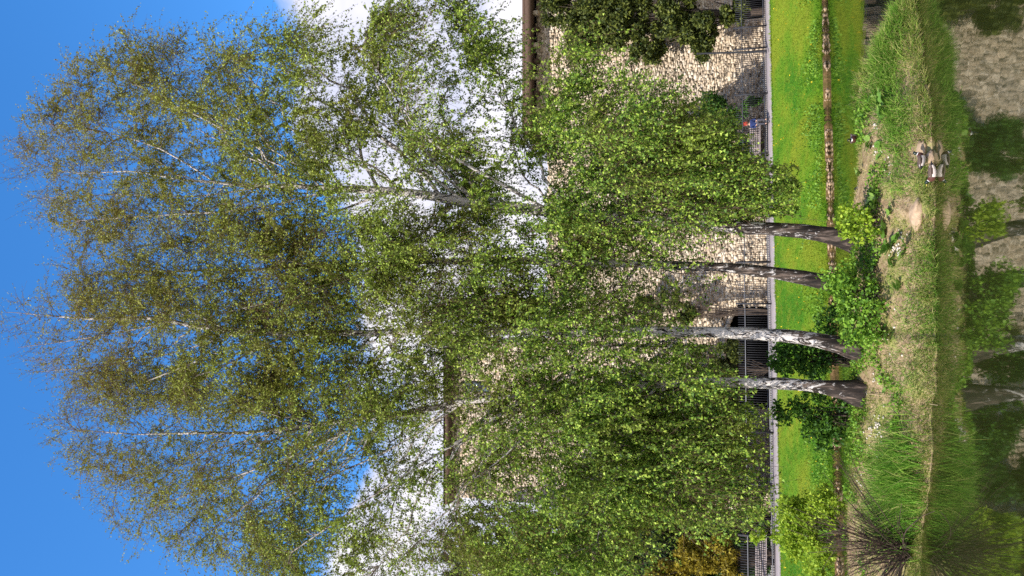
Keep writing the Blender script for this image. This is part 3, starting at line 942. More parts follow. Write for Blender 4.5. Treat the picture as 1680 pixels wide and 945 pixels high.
LIMB = .09
T1 = dict(label='rightmost birch, dark leaning trunk with a lime green bush at its foot', Y=19.6, bark=M['bark_dark'], crown0=1150,
          trunk=[(1425, 400, .28, 0), (1400, 394, .255, 0), (1340, 383, .22, 0), (1285, 376, .20, 0), (1200, 371, .185, .1), (1080, 362, .175, .2), (950, 350, .185, .3), (820, 337, .165, .2), (700, 322, .15, 0), (640, 314, .135, 0), (560, 308, .11, 0), (450, 303, .074, .1), (330, 300, .046, .2), (220, 282, .027, .2), (120, 285, .014, .2), (50, 268, .006, .2)],
          rows=[(32, 240, 315, 1.6), (70, 195, 360, 1.9), (130, 135, 385, 1.9), (200, 75, 405, 1.7), (350, 62, 425, 1.5), (450, 40, 435, 1.1), (600, 18, 440, .62), (750, -5, 440, .45), (855, 60, 440, .42), (980, 110, 425, .85), (1075, 135, 405, 1.5), (1130, 160, 385, 1.7), (1185, 225, 372, 1.5), (1235, 255, 362, 1.4), (1282, 272, 356, 1.4)],
          hand=[([(742, 338, -.2), (700, 375, -.6), (660, 412, -.9), (600, 450, -1.2)], .075),
                ([(660, 315, -.1), (620, 285, -.3), (570, 262, -.5), (500, 225, -.7)], .06),
                ([(470, 300, -.2), (360, 205, -.6), (300, 180, -.8), (225, 140, -1.0)], .05),
                ([(350, 296, 0), (260, 240, -.4), (170, 215, -.6), (90, 208, -.8)], .045),
                ([(900, 345, 0), (800, 290, -.6), (700, 232, -1), (640, 150, -1.3), (600, 80, -1.5)], .07),
                ([(820, 337, 0), (720, 260, .6), (640, 215, 1), (560, 150, 1.3)], .06),
                ([(560, 308, 0), (430, 240, -.3), (400, 150, -.4), (370, 110, -.4)], .045),
                ([(560, 308, 0), (420, 345, -.3), (280, 352, -.6), (130, 362, -.8)], .052),
                ([(450, 302, 0), (330, 325, .4), (200, 318, .6), (70, 325, .8)], .046),
                ([(640, 314, 0), (480, 375, .4), (340, 395, .7), (210, 405, .9)], .052)],
          limbs=56, branches=640, twigs=14500, leaves=375000, zmin=3.2, hem=([0, 140, 200, 250, 268, 350, 372, 440], [1000, 1145, 1222, 1238, 1302, 1306, 1228, 1165]), flare=.30)
T2 = dict(label='birch with a dark bent trunk rising behind the broad fresh green bush', Y=19.4, bark=M['bark_dark'], crown0=1100,
          trunk=[(1425, 474, .26, 0), (1395, 471, .24, 0), (1360, 465, .215, 0), (1320, 458, .205, 0), (1270, 449, .175, 0), (1190, 438, .14, .1), (1080, 432, .125, .2), (950, 430, .115, .3), (800, 428, .11, .4), (640, 432, .085, .4), (480, 440, .06, .4), (320, 446, .04, .4), (180, 450, .02, .4), (90, 452, .008, .4)],
          rows=[(105, 380, 485, .9), (160, 350, 520, 1.15), (280, 350, 540, 1.2), (480, 350, 540, .8), (700, 345, 560, .6), (900, 350, 560, .5), (1040, 370, 545, .45), (1140, 395, 520, .35), (1190, 410, 490, .4)],
          hand=[([(640, 432, 0), (520, 480, -.4), (430, 498, -.6), (340, 520, -.8)], .05)],
          limbs=30, branches=330, twigs=6600, leaves=125000, zmin=4.2, hem=([380, 440, 560], [1150, 1190, 1130]), flare=.25)
T3 = dict(label='tallest birch with a straight white trunk marked with black, standing third from the right', Y=19.2, bark=M['bark'], crown0=1120,
          trunk=[(1430, 580, .29, 0), (1396, 571, .25, 0), (1350, 561, .205, 0), (1270, 550, .17, 0), (1150, 544, .16, 0), (1000, 544, .15, 0), (870, 545, .135, 0), (760, 545, .125, 0), (650, 546, .11, 0), (530, 548, .105, .1), (440, 545, .10, .1), (350, 538, .09, .1), (240, 521, .065, .1), (150, 524, .042, .1), (60, 517, .016, .1), (0, 511, .008, .1)],
          rows=[(0, 502, 530, .7), (40, 492, 575, .7), (95, 468, 625, .9), (200, 432, 670, 1.15), (350, 420, 690, 1.1), (480, 420, 705, .9), (580, 425, 700, .5), (720, 430, 700, .4), (880, 440, 700, .45), (1020, 455, 690, .5), (1120, 540, 670, .7), (1200, 550, 640, .5)],
          hand=[([(952, 556, -.2), (940, 600, -.7), (932, 635, -1.0), (928, 660, -1.2)], .042),
                ([(1125, 556, -.2), (1128, 590, -.6), (1125, 630, -.9)], .03),
                ([(1030, 556, -.2), (1028, 580, -.5), (1018, 600, -.6)], .034),
                ([(440, 545, 0), (330, 590, -.4), (230, 630, -.6), (150, 660, -.8)], .045),
                ([(400, 544, 0), (290, 578, .3), (190, 600, .4), (60, 610, .5)], .042),
                ([(370, 540, 0), (290, 500, -.3), (260, 470, -.4), (230, 440, -.4)], .035),
                ([(280, 527, 0), (200, 545, -.2), (110, 560, -.2), (30, 570, -.2)], .03)],
          limbs=44, branches=460, twigs=9000, leaves=195000, zmin=3.6, hem=([430, 500, 560, 640], [1050, 1110, 1180, 1240]), flare=.16)
T4 = dict(label='leftmost birch, pale mottled trunk with a dark flared foot', Y=19.3, bark=M['bark'], crown0=1130,
          trunk=[(1432, 650, .27, 0), (1402, 645, .235, 0), (1340, 635, .172, 0), (1270, 629, .158, 0), (1190, 628, .145, 0), (1080, 630, .13, 0), (970, 634, .13, 0), (880, 642, .12, 0), (760, 660, .105, .1), (620, 684, .085, .1), (480, 702, .065, .1), (340, 712, .045, .1), (220, 715, .026, .1), (120, 705, .010, .1)],
          rows=[(75, 655, 705, 1.1), (130, 610, 755, 1.3), (190, 600, 855, 1.4), (280, 605, 900, 1.4), (380, 600, 930, 1.3), (480, 595, 975, 1.1), (580, 600, 1000, .6), (720, 600, 1000, .45), (820, 600, 1000, .5), (940, 610, 980, .8), (1060, 640, 870, 1.0), (1150, 655, 860, 1.0), (1210, 670, 850, .9), (1252, 680, 850, .8)],
          hand=[([(880, 642, 0), (760, 720, -.6), (660, 780, -1), (560, 850, -1.3), (480, 905, -1.5)], .065),
                ([(760, 660, 0), (640, 740, .5), (520, 790, .8), (400, 850, 1)], .055),
                ([(960, 636, 0), (880, 690, -.8), (840, 740, -1.2), (760, 800, -1.5)], .05),
                ([(620, 684, 0), (480, 750, -.4), (360, 790, -.6), (260, 830, -.8)], .045),
                ([(480, 702, 0), (360, 735, .2), (270, 760, .3), (200, 790, .3)], .035)],
          limbs=52, branches=560, twigs=12000, leaves=300000, zmin=3.0, hem=([600, 650, 665, 860, 900, 960], [1140, 1170, 1265, 1285, 1220, 1070]), flare=.50)
for i, sp_ in enumerate((T1, T2, T3, T4)):
    crown(sp_, 101 + i * 7)

# ------------------------------------------------------------------ generic leafy plants
def leafy(name, base, clumps, n, size, mat, label, cat, group=None, trunk_r=.12, stems=1, trunk_mat=None, seed=0, needle=False, hang=0.0, wood_mat=None, spread=1.0):
    """clumps: list of (x,y,z,rx,ry,rz,weight) leafy masses; wood runs from the base into every clump"""
    r = np.random.default_rng(seed + 500)
    base = np.asarray(base, float)
    t = empty(name, base, label, cat, group)
    cl = np.array(clumps, float)
    w = cl[:, 6] * cl[:, 3] * cl[:, 5]; w /= w.sum()
    # sub-clumps for light and dark masses
    m = max(10, n // (220 if n > 5000 else 55))
    ci = r.choice(len(cl), m, p=w)
    u = norm(r.normal(size=(m, 3))) * (r.random((m, 1)) ** .45)
    sc = cl[ci, :3] + u * cl[ci, 3:6]
    sr = np.mean(cl[ci, 3:6], axis=1) * r.uniform(.20, .46, m) * spread
    k = r.integers(0, m, n)
    q_ = norm(r.normal(size=(n, 3))) * (r.random((n, 1)) ** .6)
    P = sc[k] + q_ * sr[k][:, None] * np.array((1, 1, .8))
    if hang: P[:, 2] -= r.random(n) ** 2 * hang
    ax = q_ * .6 + r.normal(size=(n, 3)) * .7 + np.array((0, 0, -.1 if not needle else .25))
    s = r.uniform(.65, 1.3, n)
    if n > 5000:
        V, Q = leaves3(P, ax, size * s, size * s * (.85 if not needle else .30), r)
        tag(mesh_np('foliage', V, None, Q, mat, t, False, None, base), kind='stuff')
    else:
        V, Q = leaves(P, ax, size * s, size * s * .78, r)
        tag(mesh_np('foliage', V, Q, None, mat, t, False, None, base), kind='stuff')
    # wood
    parts = []
    kk = 8
    tips = sc[r.choice(m, min(m, 46), replace=False)]
    j = np.linspace(0, 1, kk)[None, :, None]
    st_ = base + np.stack([r.normal(0, .03 * stems, len(tips)), r.normal(0, .03 * stems, len(tips)), np.zeros(len(tips))], -1)
    mid = st_ + (tips - st_) * np.array((.25, .25, .6))
    PB = (1 - j) ** 2 * st_[:, None] + 2 * j * (1 - j) * mid[:, None] + j * j * tips[:, None]
    ln = np.linalg.norm(tips - st_, axis=1)
    RB = (trunk_r * .18 + ln * .002)[:, None] * np.linspace(1, .2, kk)[None]
    V, Q, A = tubes(PB, RB, 5)
    tag(mesh_np('branches', V, Q, None, wood_mat or M['trunk'], t, True, None, base), kind='stuff')
    if stems == 1:
        topc = np.average(cl[:, :3], axis=0, weights=w)
        pth = base + (topc - base) * np.linspace(0, 1.15, 10)[:, None] + np.concatenate([[[0, 0, 0]], r.normal(size=(9, 3)) * np.array((.05, .05, 0))])
        pth[0, 2] -= .2
        V, Q, A = tubes(pth[None], (trunk_r * np.linspace(1.25, .3, 10))[None], 10)
        mesh_np('trunk', V, Q, None, trunk_mat or M['trunk'], t, True, None, base)
    return t
def gz_path(X): return float(kerbZ(X)) + .2
def px_clump(x, y, Y, rx, ry, rz, w=1.0):
    p = at(x, y, Y); return (p[0], p[1], p[2], rx, ry, rz, w)
def gbase(y, Y):
    X = at(1250, y, Y)[0]
    return (X, Y, gz_path(X))

# evergreen against the wall at the far right
leafy('evergreen_tree', gbase(18, 52.2), [px_clump(915, 0, 52, 1.7, 1.2, 1.5), px_clump(960, 45, 52, 2.2, 1.2, 1.9), px_clump(1020, 20, 52, 2.6, 1.3, 2.0), px_clump(1060, 70, 52, 1.3, 1, 1.2), px_clump(1110, 20, 51.8, 2.2, 1.2, 1.2), px_clump(1150, 60, 51.6, 1.5, 1, 1.2), px_clump(1205, 30, 51.5, 1.2, .8, 1.0, .7)],
      52000, .20, M['leaf_ever'], 'olive evergreen tree with dark branches against the sunlit wall at far right', 'tree', 'trees before the castle', .2, seed=1)
# leafy shrub between bench and pole
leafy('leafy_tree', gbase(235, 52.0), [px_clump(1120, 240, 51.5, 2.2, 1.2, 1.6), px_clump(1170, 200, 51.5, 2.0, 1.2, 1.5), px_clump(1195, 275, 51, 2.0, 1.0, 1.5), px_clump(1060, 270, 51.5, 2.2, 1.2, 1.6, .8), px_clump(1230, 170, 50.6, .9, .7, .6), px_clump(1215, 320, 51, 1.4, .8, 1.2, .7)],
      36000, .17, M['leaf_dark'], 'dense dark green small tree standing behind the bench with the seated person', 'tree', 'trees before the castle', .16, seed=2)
# shrubs over the arch
leafy('shrub', gbase(606, 51.6), [px_clump(1190, 590, 51.2, 1.9, .8, 1.0), px_clump(1165, 640, 51.2, 1.6, .8, 1.3), px_clump(1205, 655, 51, 1.3, .7, .9), px_clump(1130, 600, 51.4, 1.6, .8, 1.2, .7)],
      16000, .15, M['leaf_ever'], 'dark shrub overhanging the black arch behind the two pale trunks', 'shrub', 'shrubs before the castle', .1, stems=3, seed=3)
leafy('shrub', gbase(512, 52.6), [px_clump(1080, 498, 52.6, 1.2, .6, 1.6), px_clump(1120, 520, 52.6, 1.0, .5, 1.0), px_clump(1040, 530, 52.8, .9, .5, 1.0, .6)],
      7000, .15, M['leaf_ever'], 'dark ivy shrub climbing the sunlit wall above the arch', 'shrub', 'shrubs before the castle', .08, stems=3, seed=4)
leafy('leafy_tree', gbase(735, 50.6), [px_clump(1080, 720, 50.5, 2.4, 1.3, 2.0), px_clump(1160, 770, 50.2, 2.6, 1.2, 1.9), px_clump(1200, 700, 50.2, 1.7, 1.0, 1.4), px_clump(1010, 740, 50.6, 2.0, 1.2, 1.6, .8), px_clump(1230, 810, 49, 1.6, .8, .9), px_clump(960, 690, 50.8, 1.5, 1, 1.3, .6)],
      46000, .18, M['leaf_dark'], 'dark green broad tree before the tower, left of the leftmost birch trunk', 'tree', 'trees before the castle', .18, seed=5)
leafy('olive_tree', gbase(845, 51), [px_clump(880, 880, 50.5, 2.2, 1.3, 1.9), px_clump(960, 850, 50.5, 2.4, 1.3, 2.1), px_clump(1040, 850, 50.3, 2.4, 1.3, 2.0), px_clump(1110, 830, 50, 2.2, 1.2, 1.6), px_clump(800, 905, 51, 1.8, 1.2, 1.5), px_clump(1000, 930, 50.5, 1.8, 1.2, 1.7), px_clump(1150, 890, 49.6, 1.4, 1, 1.2)],
      52000, .18, M['leaf_olive'], 'olive brown flowering tree left of the tower', 'tree', 'trees before the castle', .2, seed=6)
leafy('ochre_shrub', gbase(920, 45.8), [px_clump(1135, 920, 45.8, 1.2, .9, 1.1), px_clump(1175, 895, 45.8, 1.1, .8, .8), px_clump(1195, 935, 45.6, 1.3, .8, .9), px_clump(1090, 945, 46, 1.1, .8, 1.1)],
      24000, .14, M['leaf_ochre'], 'bright ochre yellow shrub above the bench at far left', 'shrub', None, .1, stems=3, seed=7)
leafy('pine_tree', gbase(905, 47.8), [px_clump(1085, 895, 47.6, 1.3, .9, 1.2), px_clump(1110, 930, 47.4, 1.1, .8, 1.0), px_clump(1050, 925, 47.8, 1.0, .8, .9), px_clump(1180, 870, 47.4, .9, .7, .8, .6), px_clump(1215, 935, 47.2, 1.4, .8, .7)],
      18000, .22, M['leaf_pine'], 'small dark pine tucked behind the ochre shrub', 'tree', 'dark conifers', .12, seed=8, needle=True)
leafy('pine_tree', gbase(930, 66), [px_clump(760, 930, 66, 2.6, 1.6, 1.8), px_clump(820, 910, 66, 2.6, 1.6, 2.0), px_clump(880, 950, 66, 3.0, 1.8, 2.2), px_clump(740, 905, 66, 1.2, .9, .7), px_clump(950, 920, 66, 3, 1.8, 2.4), px_clump(1040, 930, 66, 3, 1.8, 2.6)],
      42000, .36, M['leaf_pine'], 'tall dark pine with its top against the cloud at far left', 'tree', 'dark conifers', .25, seed=9, needle=True)
leafy('spruce_tree', (at(1000, 500, 70)[0], 70, 2.9), [px_clump(862, 500, 70, .3, .3, .8), px_clump(880, 500, 70, .7, .6, .8), px_clump(905, 500, 70, 1.1, 1, 1.1), px_clump(940, 500, 70, 1.5, 1.3, 1.6), px_clump(1000, 500, 70, 2, 1.8, 2.4)],
      18000, .3, M['leaf_pine'], 'dark pointed spruce showing above the middle of the castle wall', 'tree', 'dark conifers', .2, seed=10, needle=True)

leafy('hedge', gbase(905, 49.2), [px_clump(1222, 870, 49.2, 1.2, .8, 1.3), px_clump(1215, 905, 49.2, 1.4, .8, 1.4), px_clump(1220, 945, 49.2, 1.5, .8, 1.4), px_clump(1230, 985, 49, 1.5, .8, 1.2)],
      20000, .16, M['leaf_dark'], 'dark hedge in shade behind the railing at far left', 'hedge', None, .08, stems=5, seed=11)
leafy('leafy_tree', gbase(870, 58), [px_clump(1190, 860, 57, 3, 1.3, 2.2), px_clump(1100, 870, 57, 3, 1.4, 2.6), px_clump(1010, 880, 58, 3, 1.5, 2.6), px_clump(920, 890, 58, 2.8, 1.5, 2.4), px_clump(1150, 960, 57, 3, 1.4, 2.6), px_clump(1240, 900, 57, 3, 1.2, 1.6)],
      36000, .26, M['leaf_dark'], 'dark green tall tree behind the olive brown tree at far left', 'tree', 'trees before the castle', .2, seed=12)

# ------------------------------------------------------------------ bushes on the near bank
def bank_pt(y, t):
    """world point on the bank for a photo row y and position t across it (0 water, 1 crest)"""
    X = at(1450, y, 18)[0]
    Y = float(bank_yw(X) + bank_w(X) * t)
    return np.array((X, Y, float(bank_z(X, Y))))
p = bank_pt(362, .52)
leafy('bush', p, [(p[0], p[1], p[2] + .42, .42, .40, .42, 1), (p[0] + .12, p[1], p[2] + .75, .30, .3, .32, .7), (p[0] + .2, p[1] - .1, p[2] + .22, .3, .3, .2, .6)],
      900, .085, M['leaf_lime'], 'low bush with bright yellow green leaves beside the rightmost dark trunk', 'bush', 'bushes at the birch feet', .06, stems=4, seed=20, spread=1.6)
p = bank_pt(487, .55)
leafy('bush', p, [(p[0], p[1], p[2] + .45, .62, .5, .42, 1), (p[0] + .35, p[1], p[2] + .72, .4, .4, .35, .8), (p[0] - .55, p[1] - .1, p[2] + .50, .4, .4, .4, .7), (p[0] - .1, p[1] - .35, p[2] + .15, .5, .4, .25, .6), (p[0] - .75, p[1] - .2, p[2] + .3, .4, .4, .35, .6), (p[0], p[1], p[2] + .85, .45, .4, .3, .6)],
      3400, .075, M['leaf_low'], 'broad fresh green bush in front of the bent trunk', 'bush', 'bushes at the birch feet', .07, stems=5, seed=21, spread=1.5)
p = bank_pt(605, 1.25)
leafy('bush', p, [(p[0], p[1], p[2] + .75, .55, .4, .6, 1), (p[0], p[1], p[2] + 1.5, .5, .4, .6, 1), (p[0] + .3, p[1], p[2] + 1.1, .3, .3, .5, .6), (p[0] - .1, p[1], p[2] + 1.9, .45, .4, .4, .6)],
      3800, .08, M['leaf_shade'], 'dark upright bush standing between the two pale trunks', 'bush', 'bushes at the birch feet', .05, stems=4, seed=22, spread=1.3)
p = bank_pt(525, 1.3)
leafy('bush', p, [(p[0], p[1], p[2] + .6, .45, .4, .5, 1), (p[0] + .3, p[1], p[2] + .4, .4, .4, .4, 1)],
      1500, .08, M['leaf_shade'], 'dark bush behind the broad fresh green bush, right of the white trunk', 'bush', 'bushes at the birch feet', .05, stems=4, seed=23, spread=1.3)
p = bank_pt(712, 1.15)
leafy('bush', p, [(p[0], p[1], p[2] + .4, .45, .4, .4, 1), (p[0] - .1, p[1], p[2] + .95, .5, .4, .4, 1), (p[0] + .1, p[1], p[2] + 1.5, .4, .4, .4, .6), (p[0] - .5, p[1], p[2] + .6, .45, .4, .45, .8), (p[0] + .35, p[1], p[2] + 1.0, .35, .4, .4, .7)],
      3600, .08, M['leaf_shade'], 'dark loose bush left of the leftmost birch trunk', 'bush', 'bushes at the birch feet', .05, stems=4, seed=24, spread=1.3)
p = bank_pt(935, 1.1) + (-.35, 0, 0)
leafy('bush', p, [(p[0] + .5, p[1] + .4, p[2] + .55, .8, .5, .55, 1), (p[0] - .4, p[1] + .4, p[2] + .7, .9, .5, .6, 1), (p[0] + .1, p[1] + .5, p[2] + 1.4, .9, .5, .6, 1), (p[0] - .2, p[1] + .5, p[2] + 2.0, .6, .4, .4, .6)],
      13000, .075, M['leaf_lime'], 'loose lime leaved bush behind the dark twiggy shrub at far left', 'bush', None, .05, stems=5, seed=25, spread=1.2)

# dark twiggy shrub fanning out at the left end of the bank
def twig_shrub():
    r = np.random.default_rng(77)
    p = bank_pt(908, .12)
    t = empty('twig_shrub', p, 'bare dark twiggy shrub fanning out over the water beside the tall grass tussock', 'shrub')
    n = 135
    az = r.uniform(0, 2 * math.pi, n); el = np.radians(r.uniform(12, 82, n))
    ln = r.uniform(1.3, 2.7, n)
    d = np.stack([np.cos(az) * np.cos(el) * 1.1, np.sin(az) * np.cos(el) * .8, np.sin(el)], -1)
    b0 = p + r.normal(size=(n, 3)) * np.array((.13, .1, .02))
    j = np.linspace(0, 1, 7)[None, :, None]
    P = b0[:, None] + d[:, None] * ln[:, None, None] * j
    P[:, :, 2] -= (ln[:, None] * j[:, :, 0] ** 2) * r.uniform(.05, .42, (n, 1))
    P[:, :, 2] = np.maximum(P[:, :, 2], .03)
    P += r.normal(size=P.shape) * .015 * j
    R = r.uniform(.009, .019, (n, 1)) * np.linspace(1, .3, 7)[None]
    # side twigs
    m = 700
    k = r.integers(0, n, m); i0 = r.integers(2, 6, m)
    s0 = P[k, i0]; dd = norm(norm(P[k, i0 + 1 - (i0 == 6)] - P[k, i0 - 1]) + r.normal(size=(m, 3)) * .35)
    P2 = s0[:, None] + dd[:, None] * r.uniform(.15, .5, (m, 1, 1)) * np.linspace(0, 1, 4)[None, :, None]
    R2 = np.full((m, 1), .004) * np.linspace(1, .5, 4)[None]
    V, Q, A = join_geo([tubes(P, R, 5), tubes(P2, R2, 3)])
    tag(mesh_np('stems', V, Q, None, M['stem'], t, False, None, p), kind='stuff')
    long_ = at(1283, 826, 18.2)
    q = np.array([[p, p + (long_ - p) * .33 + (0, 0, .12), p + (long_ - p) * .66 + (0, 0, .12), long_]])
    V, Q, A = tubes(q, np.array([[.014, .011, .008, .004]]), 6)
    mesh_np('stem', V, Q, None, M['stem'], t, True, None, p)
    c = P[r.integers(0, n, 500), r.integers(3, 7, 500)] + r.normal(size=(500, 3)) * .03
    V, Q = leaves(c, r.normal(size=(500, 3)), np.full(500, .035), np.full(500, .022), r)
    tag(mesh_np('foliage', V, Q, None, M['leaf_low'], t, False, None, p), kind='stuff')
twig_shrub()

# tall grass tussock
def tussock(y, t, n, ln, label, mat, seed, wx_=.5):
    r = np.random.default_rng(seed)
    p = bank_pt(y, t)
    X = p[0] + r.normal(0, wx_, n); Yv = bank_yw(X) + bank_w(X) * np.abs(t + r.normal(0, .10, n))
    B = np.stack([X, Yv, bank_z(X, Yv)], -1)
    az = r.uniform(0, 2 * math.pi, n)
    o_ = np.stack([np.cos(az), np.sin(az) - .45, np.zeros(n)], -1)
    d = norm(o_ * r.uniform(.03, .34, (n, 1)) + np.array((0, 0, 1)))
    bend = o_ * r.uniform(.1, .8, (n, 1)) ** 1.5 + np.array((0, 0, -1)) * r.uniform(.0, .6, (n, 1))
    V, Q, T_ = blades(B, d, ln * r.uniform(.5, 1.1, n), r.uniform(.0035, .011, n), bend, r)
    V[:, 2] = np.maximum(V[:, 2], .01)
    e = empty('grass_tussock', p, label, 'grass')
    tag(mesh_np('blades', V, Q, T_, mat, e, False, None, p), kind='stuff')
tussock(812, .20, 3000, .80, 'tall lush grass tussock overhanging the water right of the twiggy shrub', M['grass_lush'], 5, .62)

# ------------------------------------------------------------------ grass carpets
_bare = [(bank_pt(262, .07)[0], .05, .30, .13), (bank_pt(356, .14)[0], .15, .30, .10), (bank_pt(402, .33)[0], .36, .22, .12)]
def carpet(name, n, X, t, ln, wd, mat, lean, seed, up=1.0):
    r = np.random.default_rng(seed)
    kk = np.ones(len(X), bool)
    for bx_, bt_, rx_, rt_ in _bare:
        kk &= ((X - bx_) / rx_) ** 2 + ((t - bt_) / rt_) ** 2 > r.uniform(.5, 1.1, len(X))
    X, t, ln, wd = X[kk], t[kk], ln[kk], wd[kk]; n = len(X)
    Yv = bank_yw(X) + bank_w(X) * t
    B = np.stack([X, Yv, bank_z(X, Yv) - .01], -1)
    o_ = r.normal(size=(n, 3)) * .45 + np.array((0, -lean, 0))
    d = norm(o_ + np.array((0, 0, up)))
    bend = o_ * .8 + np.array((0, -lean * .6, -.5))
    V, Q, T_ = blades(B, d, ln, wd, bend, r)
    V[:, 2] = np.maximum(V[:, 2], .006)
    o = mesh_np(name, V, Q, T_, mat)
    tag(o, kind='stuff')
    return o
r = np.random.default_rng(31)
def keep_by(X, t, fn):
    k = fn(X, t); return X[k], t[k]
# green turf in patches
X = r.uniform(-9, 6.9, 56000); t = r.uniform(.0, 1.25, 56000)
Yv = bank_yw(X) + bank_w(X) * t
g = n2(X, Yv, 1.1, 41) + .6 * n2(X, Yv, 3, 42)
k = (g > .10 + .12 * smooth(.35, .6, t) - .1 * smooth(.9, 1.1, t)) | (t < .06) | (X > 4.9)
X1, t1 = X[k], t[k]
ln = (.045 + .08 * r.random(len(X1)) + .12 * np.maximum(n2(X1, t1 * 2, 1.3, 43), 0)) * np.interp(X1, [4, 5.4], [1, 2.6])
o = carpet('grass', len(X1), X1, t1, ln, np.full(len(X1), .0055), M['grass_bank'], .25, 51)
tag(o, 'mixed short grass over the near bank', 'grass')
# dry straw where the turf is thin
k2 = ~k
X2, t2 = X[k2], t[k2]
o = carpet('straw', len(X2), X2, t2, .035 + .07 * r.random(len(X2)), np.full(len(X2), .0045), M['grass_dry'], .35, 52, .3)
tag(o, 'pale dry straw on the bare patches of the near bank', 'straw')
# long fringe hanging over the waterline
n = 9000
X = r.uniform(-9, 6.95, n); t = np.abs(r.normal(0, .09, n)) + .0
ln = .09 + .18 * r.random(n) * (.6 + .9 * (n2(X, X * 0, 1.2, 44) + .5))
o = carpet('grass', n, X, t, ln * np.interp(X, [-1, 4, 6], [.8, .95, 1.35]), np.full(n, .0055), M['grass_bank'], .75, 53)
tag(o, 'long grass fringe hanging over the edge of the near bank', 'grass')
# tall lush clumps at places seen in the photo
for i, (y, tc_, n_, l_, s_) in enumerate(((95, .45, 1500, .32, .5), (55, .5, 2200, .38, .5), (20, .5, 1600, .36, .4), (215, .30, 900, .32, .28), (175, .35, 700, .28, .3), (290, .28, 700, .26, .3), (520, .10, 600, .24, .35), (600, .2, 500, .18, .4), (655, .3, 400, .18, .5), (720, .35, 500, .20, .4), (440, .06, 500, .26, .3), (130, .85, 800, .26, .35), (880, .5, 700, .3, .4))):
    rr_ = np.random.default_rng(60 + i)
    Xc = at(1470, y, 18)[0]
    X = Xc + rr_.normal(0, s_, n_); X = np.clip(X, -10, 6.9)
    t = np.clip(tc_ + rr_.normal(0, .13, n_), 0, 1.3)
    o = carpet('grass_clump', n_, X, t, l_ * rr_.uniform(.5, 1.2, n_), np.full(n_, .006), M['grass_lush'], .45, 70 + i)
    tag(o, kind='stuff')
# lawn blades on the far slope
n = 46000
X = r.uniform(-17, 20, n); t = r.random(n) ** 1.25
Yv = shoreY(X) + .08 + (kerbY(X) - shoreY(X) - .08) * t
B = np.stack([X, Yv, lawn_z(X, Yv) - .01], -1)
d = norm(r.normal(size=(n, 3)) * .4 + np.array((0, -.15, 1)))
lg = (.05 + .11 * r.random(n)) * np.interp(t, [0, .12, .5], [1.7, 1.2, .8])
V, Q, T_ = blades(B, d, lg, np.full(n, .013), r.normal(size=(n, 3)) * .4 + np.array((0, -.2, -.3)), r)
o = mesh_np('lawn_grass', V, Q, T_, M['grass_lawn'])
tag(o, 'bright green grass on the far lawn slope', 'grass', kind='stuff')
n = 5000
X = r.uniform(-17, 20, n)
B = np.stack([X, kerbY(X) - r.uniform(.02, .22, n), kerbZ(X) - .03], -1)
V, Q, T_ = blades(B, norm(r.normal(size=(n, 3)) * .5 + np.array((0, .2, .8))), r.uniform(.05, .18, n) * (1 + n2(X, X * 0, .9, 71)), np.full(n, .013), r.normal(size=(n, 3)) * .4 + np.array((0, 0, -.3)), r)
o = mesh_np('verge_grass', V, Q, T_, M['grass_lawn'])
tag(o, 'ragged grass along the edge of the footpath', 'grass', kind='stuff')
# weeds on the lawn edge
n = 9000
X = r.uniform(-17, 20, n); t = np.abs(r.normal(0, .16, n)) + .02
k = n2(X, t * 3, .9, 45) > -.02
X, t = X[k], t[k]; n = len(X)
Yv = shoreY(X) + .08 + (kerbY(X) - shoreY(X) - .08) * np.clip(t, 0, 1)
C = np.stack([X, Yv, lawn_z(X, Yv) + r.uniform(.02, .22, n)], -1)
V, Q = leaves(C, r.normal(size=(n, 3)) * .5 + np.array((0, 0, .5)), r.uniform(.07, .16, n), r.uniform(.05, .10, n), r)
o = mesh_np('weeds', V, Q, None, M['leaf_low'])
tag(o, 'broad leaved weeds along the foot of the lawn', 'weeds', kind='stuff')
n = 130
X = r.uniform(-16, 19, n); t = r.uniform(.05, .95, n)
Yv = shoreY(X) + .08 + (kerbY(X) - shoreY(X) - .08) * t
C = np.stack([X, Yv, lawn_z(X, Yv) + .14], -1)
V, Q = leaves(np.repeat(C, 4, 0), r.normal(size=(n * 4, 3)) * .5 + np.array((0, -.4, .5)), np.full(n * 4, .06), np.full(n * 4, .05), r)
M['petal'] = plain('yellow petal', (.75, .55, .03), .7, .2, var=.1)
o = mesh_np('dandelions', V, Q, None, M['petal'])
tag(o, 'tiny yellow flowers dotted over the far lawn', 'flowers', kind='stuff')
# low ground cover under the leftmost birches and over the bank
n = 15000
X = r.uniform(-7.5, 4.5, n); t = r.uniform(.25, 1.05, n)
Yv = bank_yw(X) + bank_w(X) * t
dn = n2(X, Yv, 1.4, 46) + np.where((X > -4.2) & (X < -.9), .28, 0) * smooth(.35, .6, t)
k = dn > .05
X, Yv = X[k], Yv[k]; n = len(X)
C = np.stack([X, Yv, bank_z(X, Yv) + r.uniform(.03, .13, n)], -1)
V, Q = leaves(C, r.normal(size=(n, 3)) * .7 + np.array((0, -.3, .15)), r.uniform(.04, .085, n), r.uniform(.035, .07, n), r)
o = mesh_np('ground_cover', V, Q, None, M['leaf_low'])
tag(o, 'small leaved creeping plants among the birch feet', 'ground cover', kind='stuff')

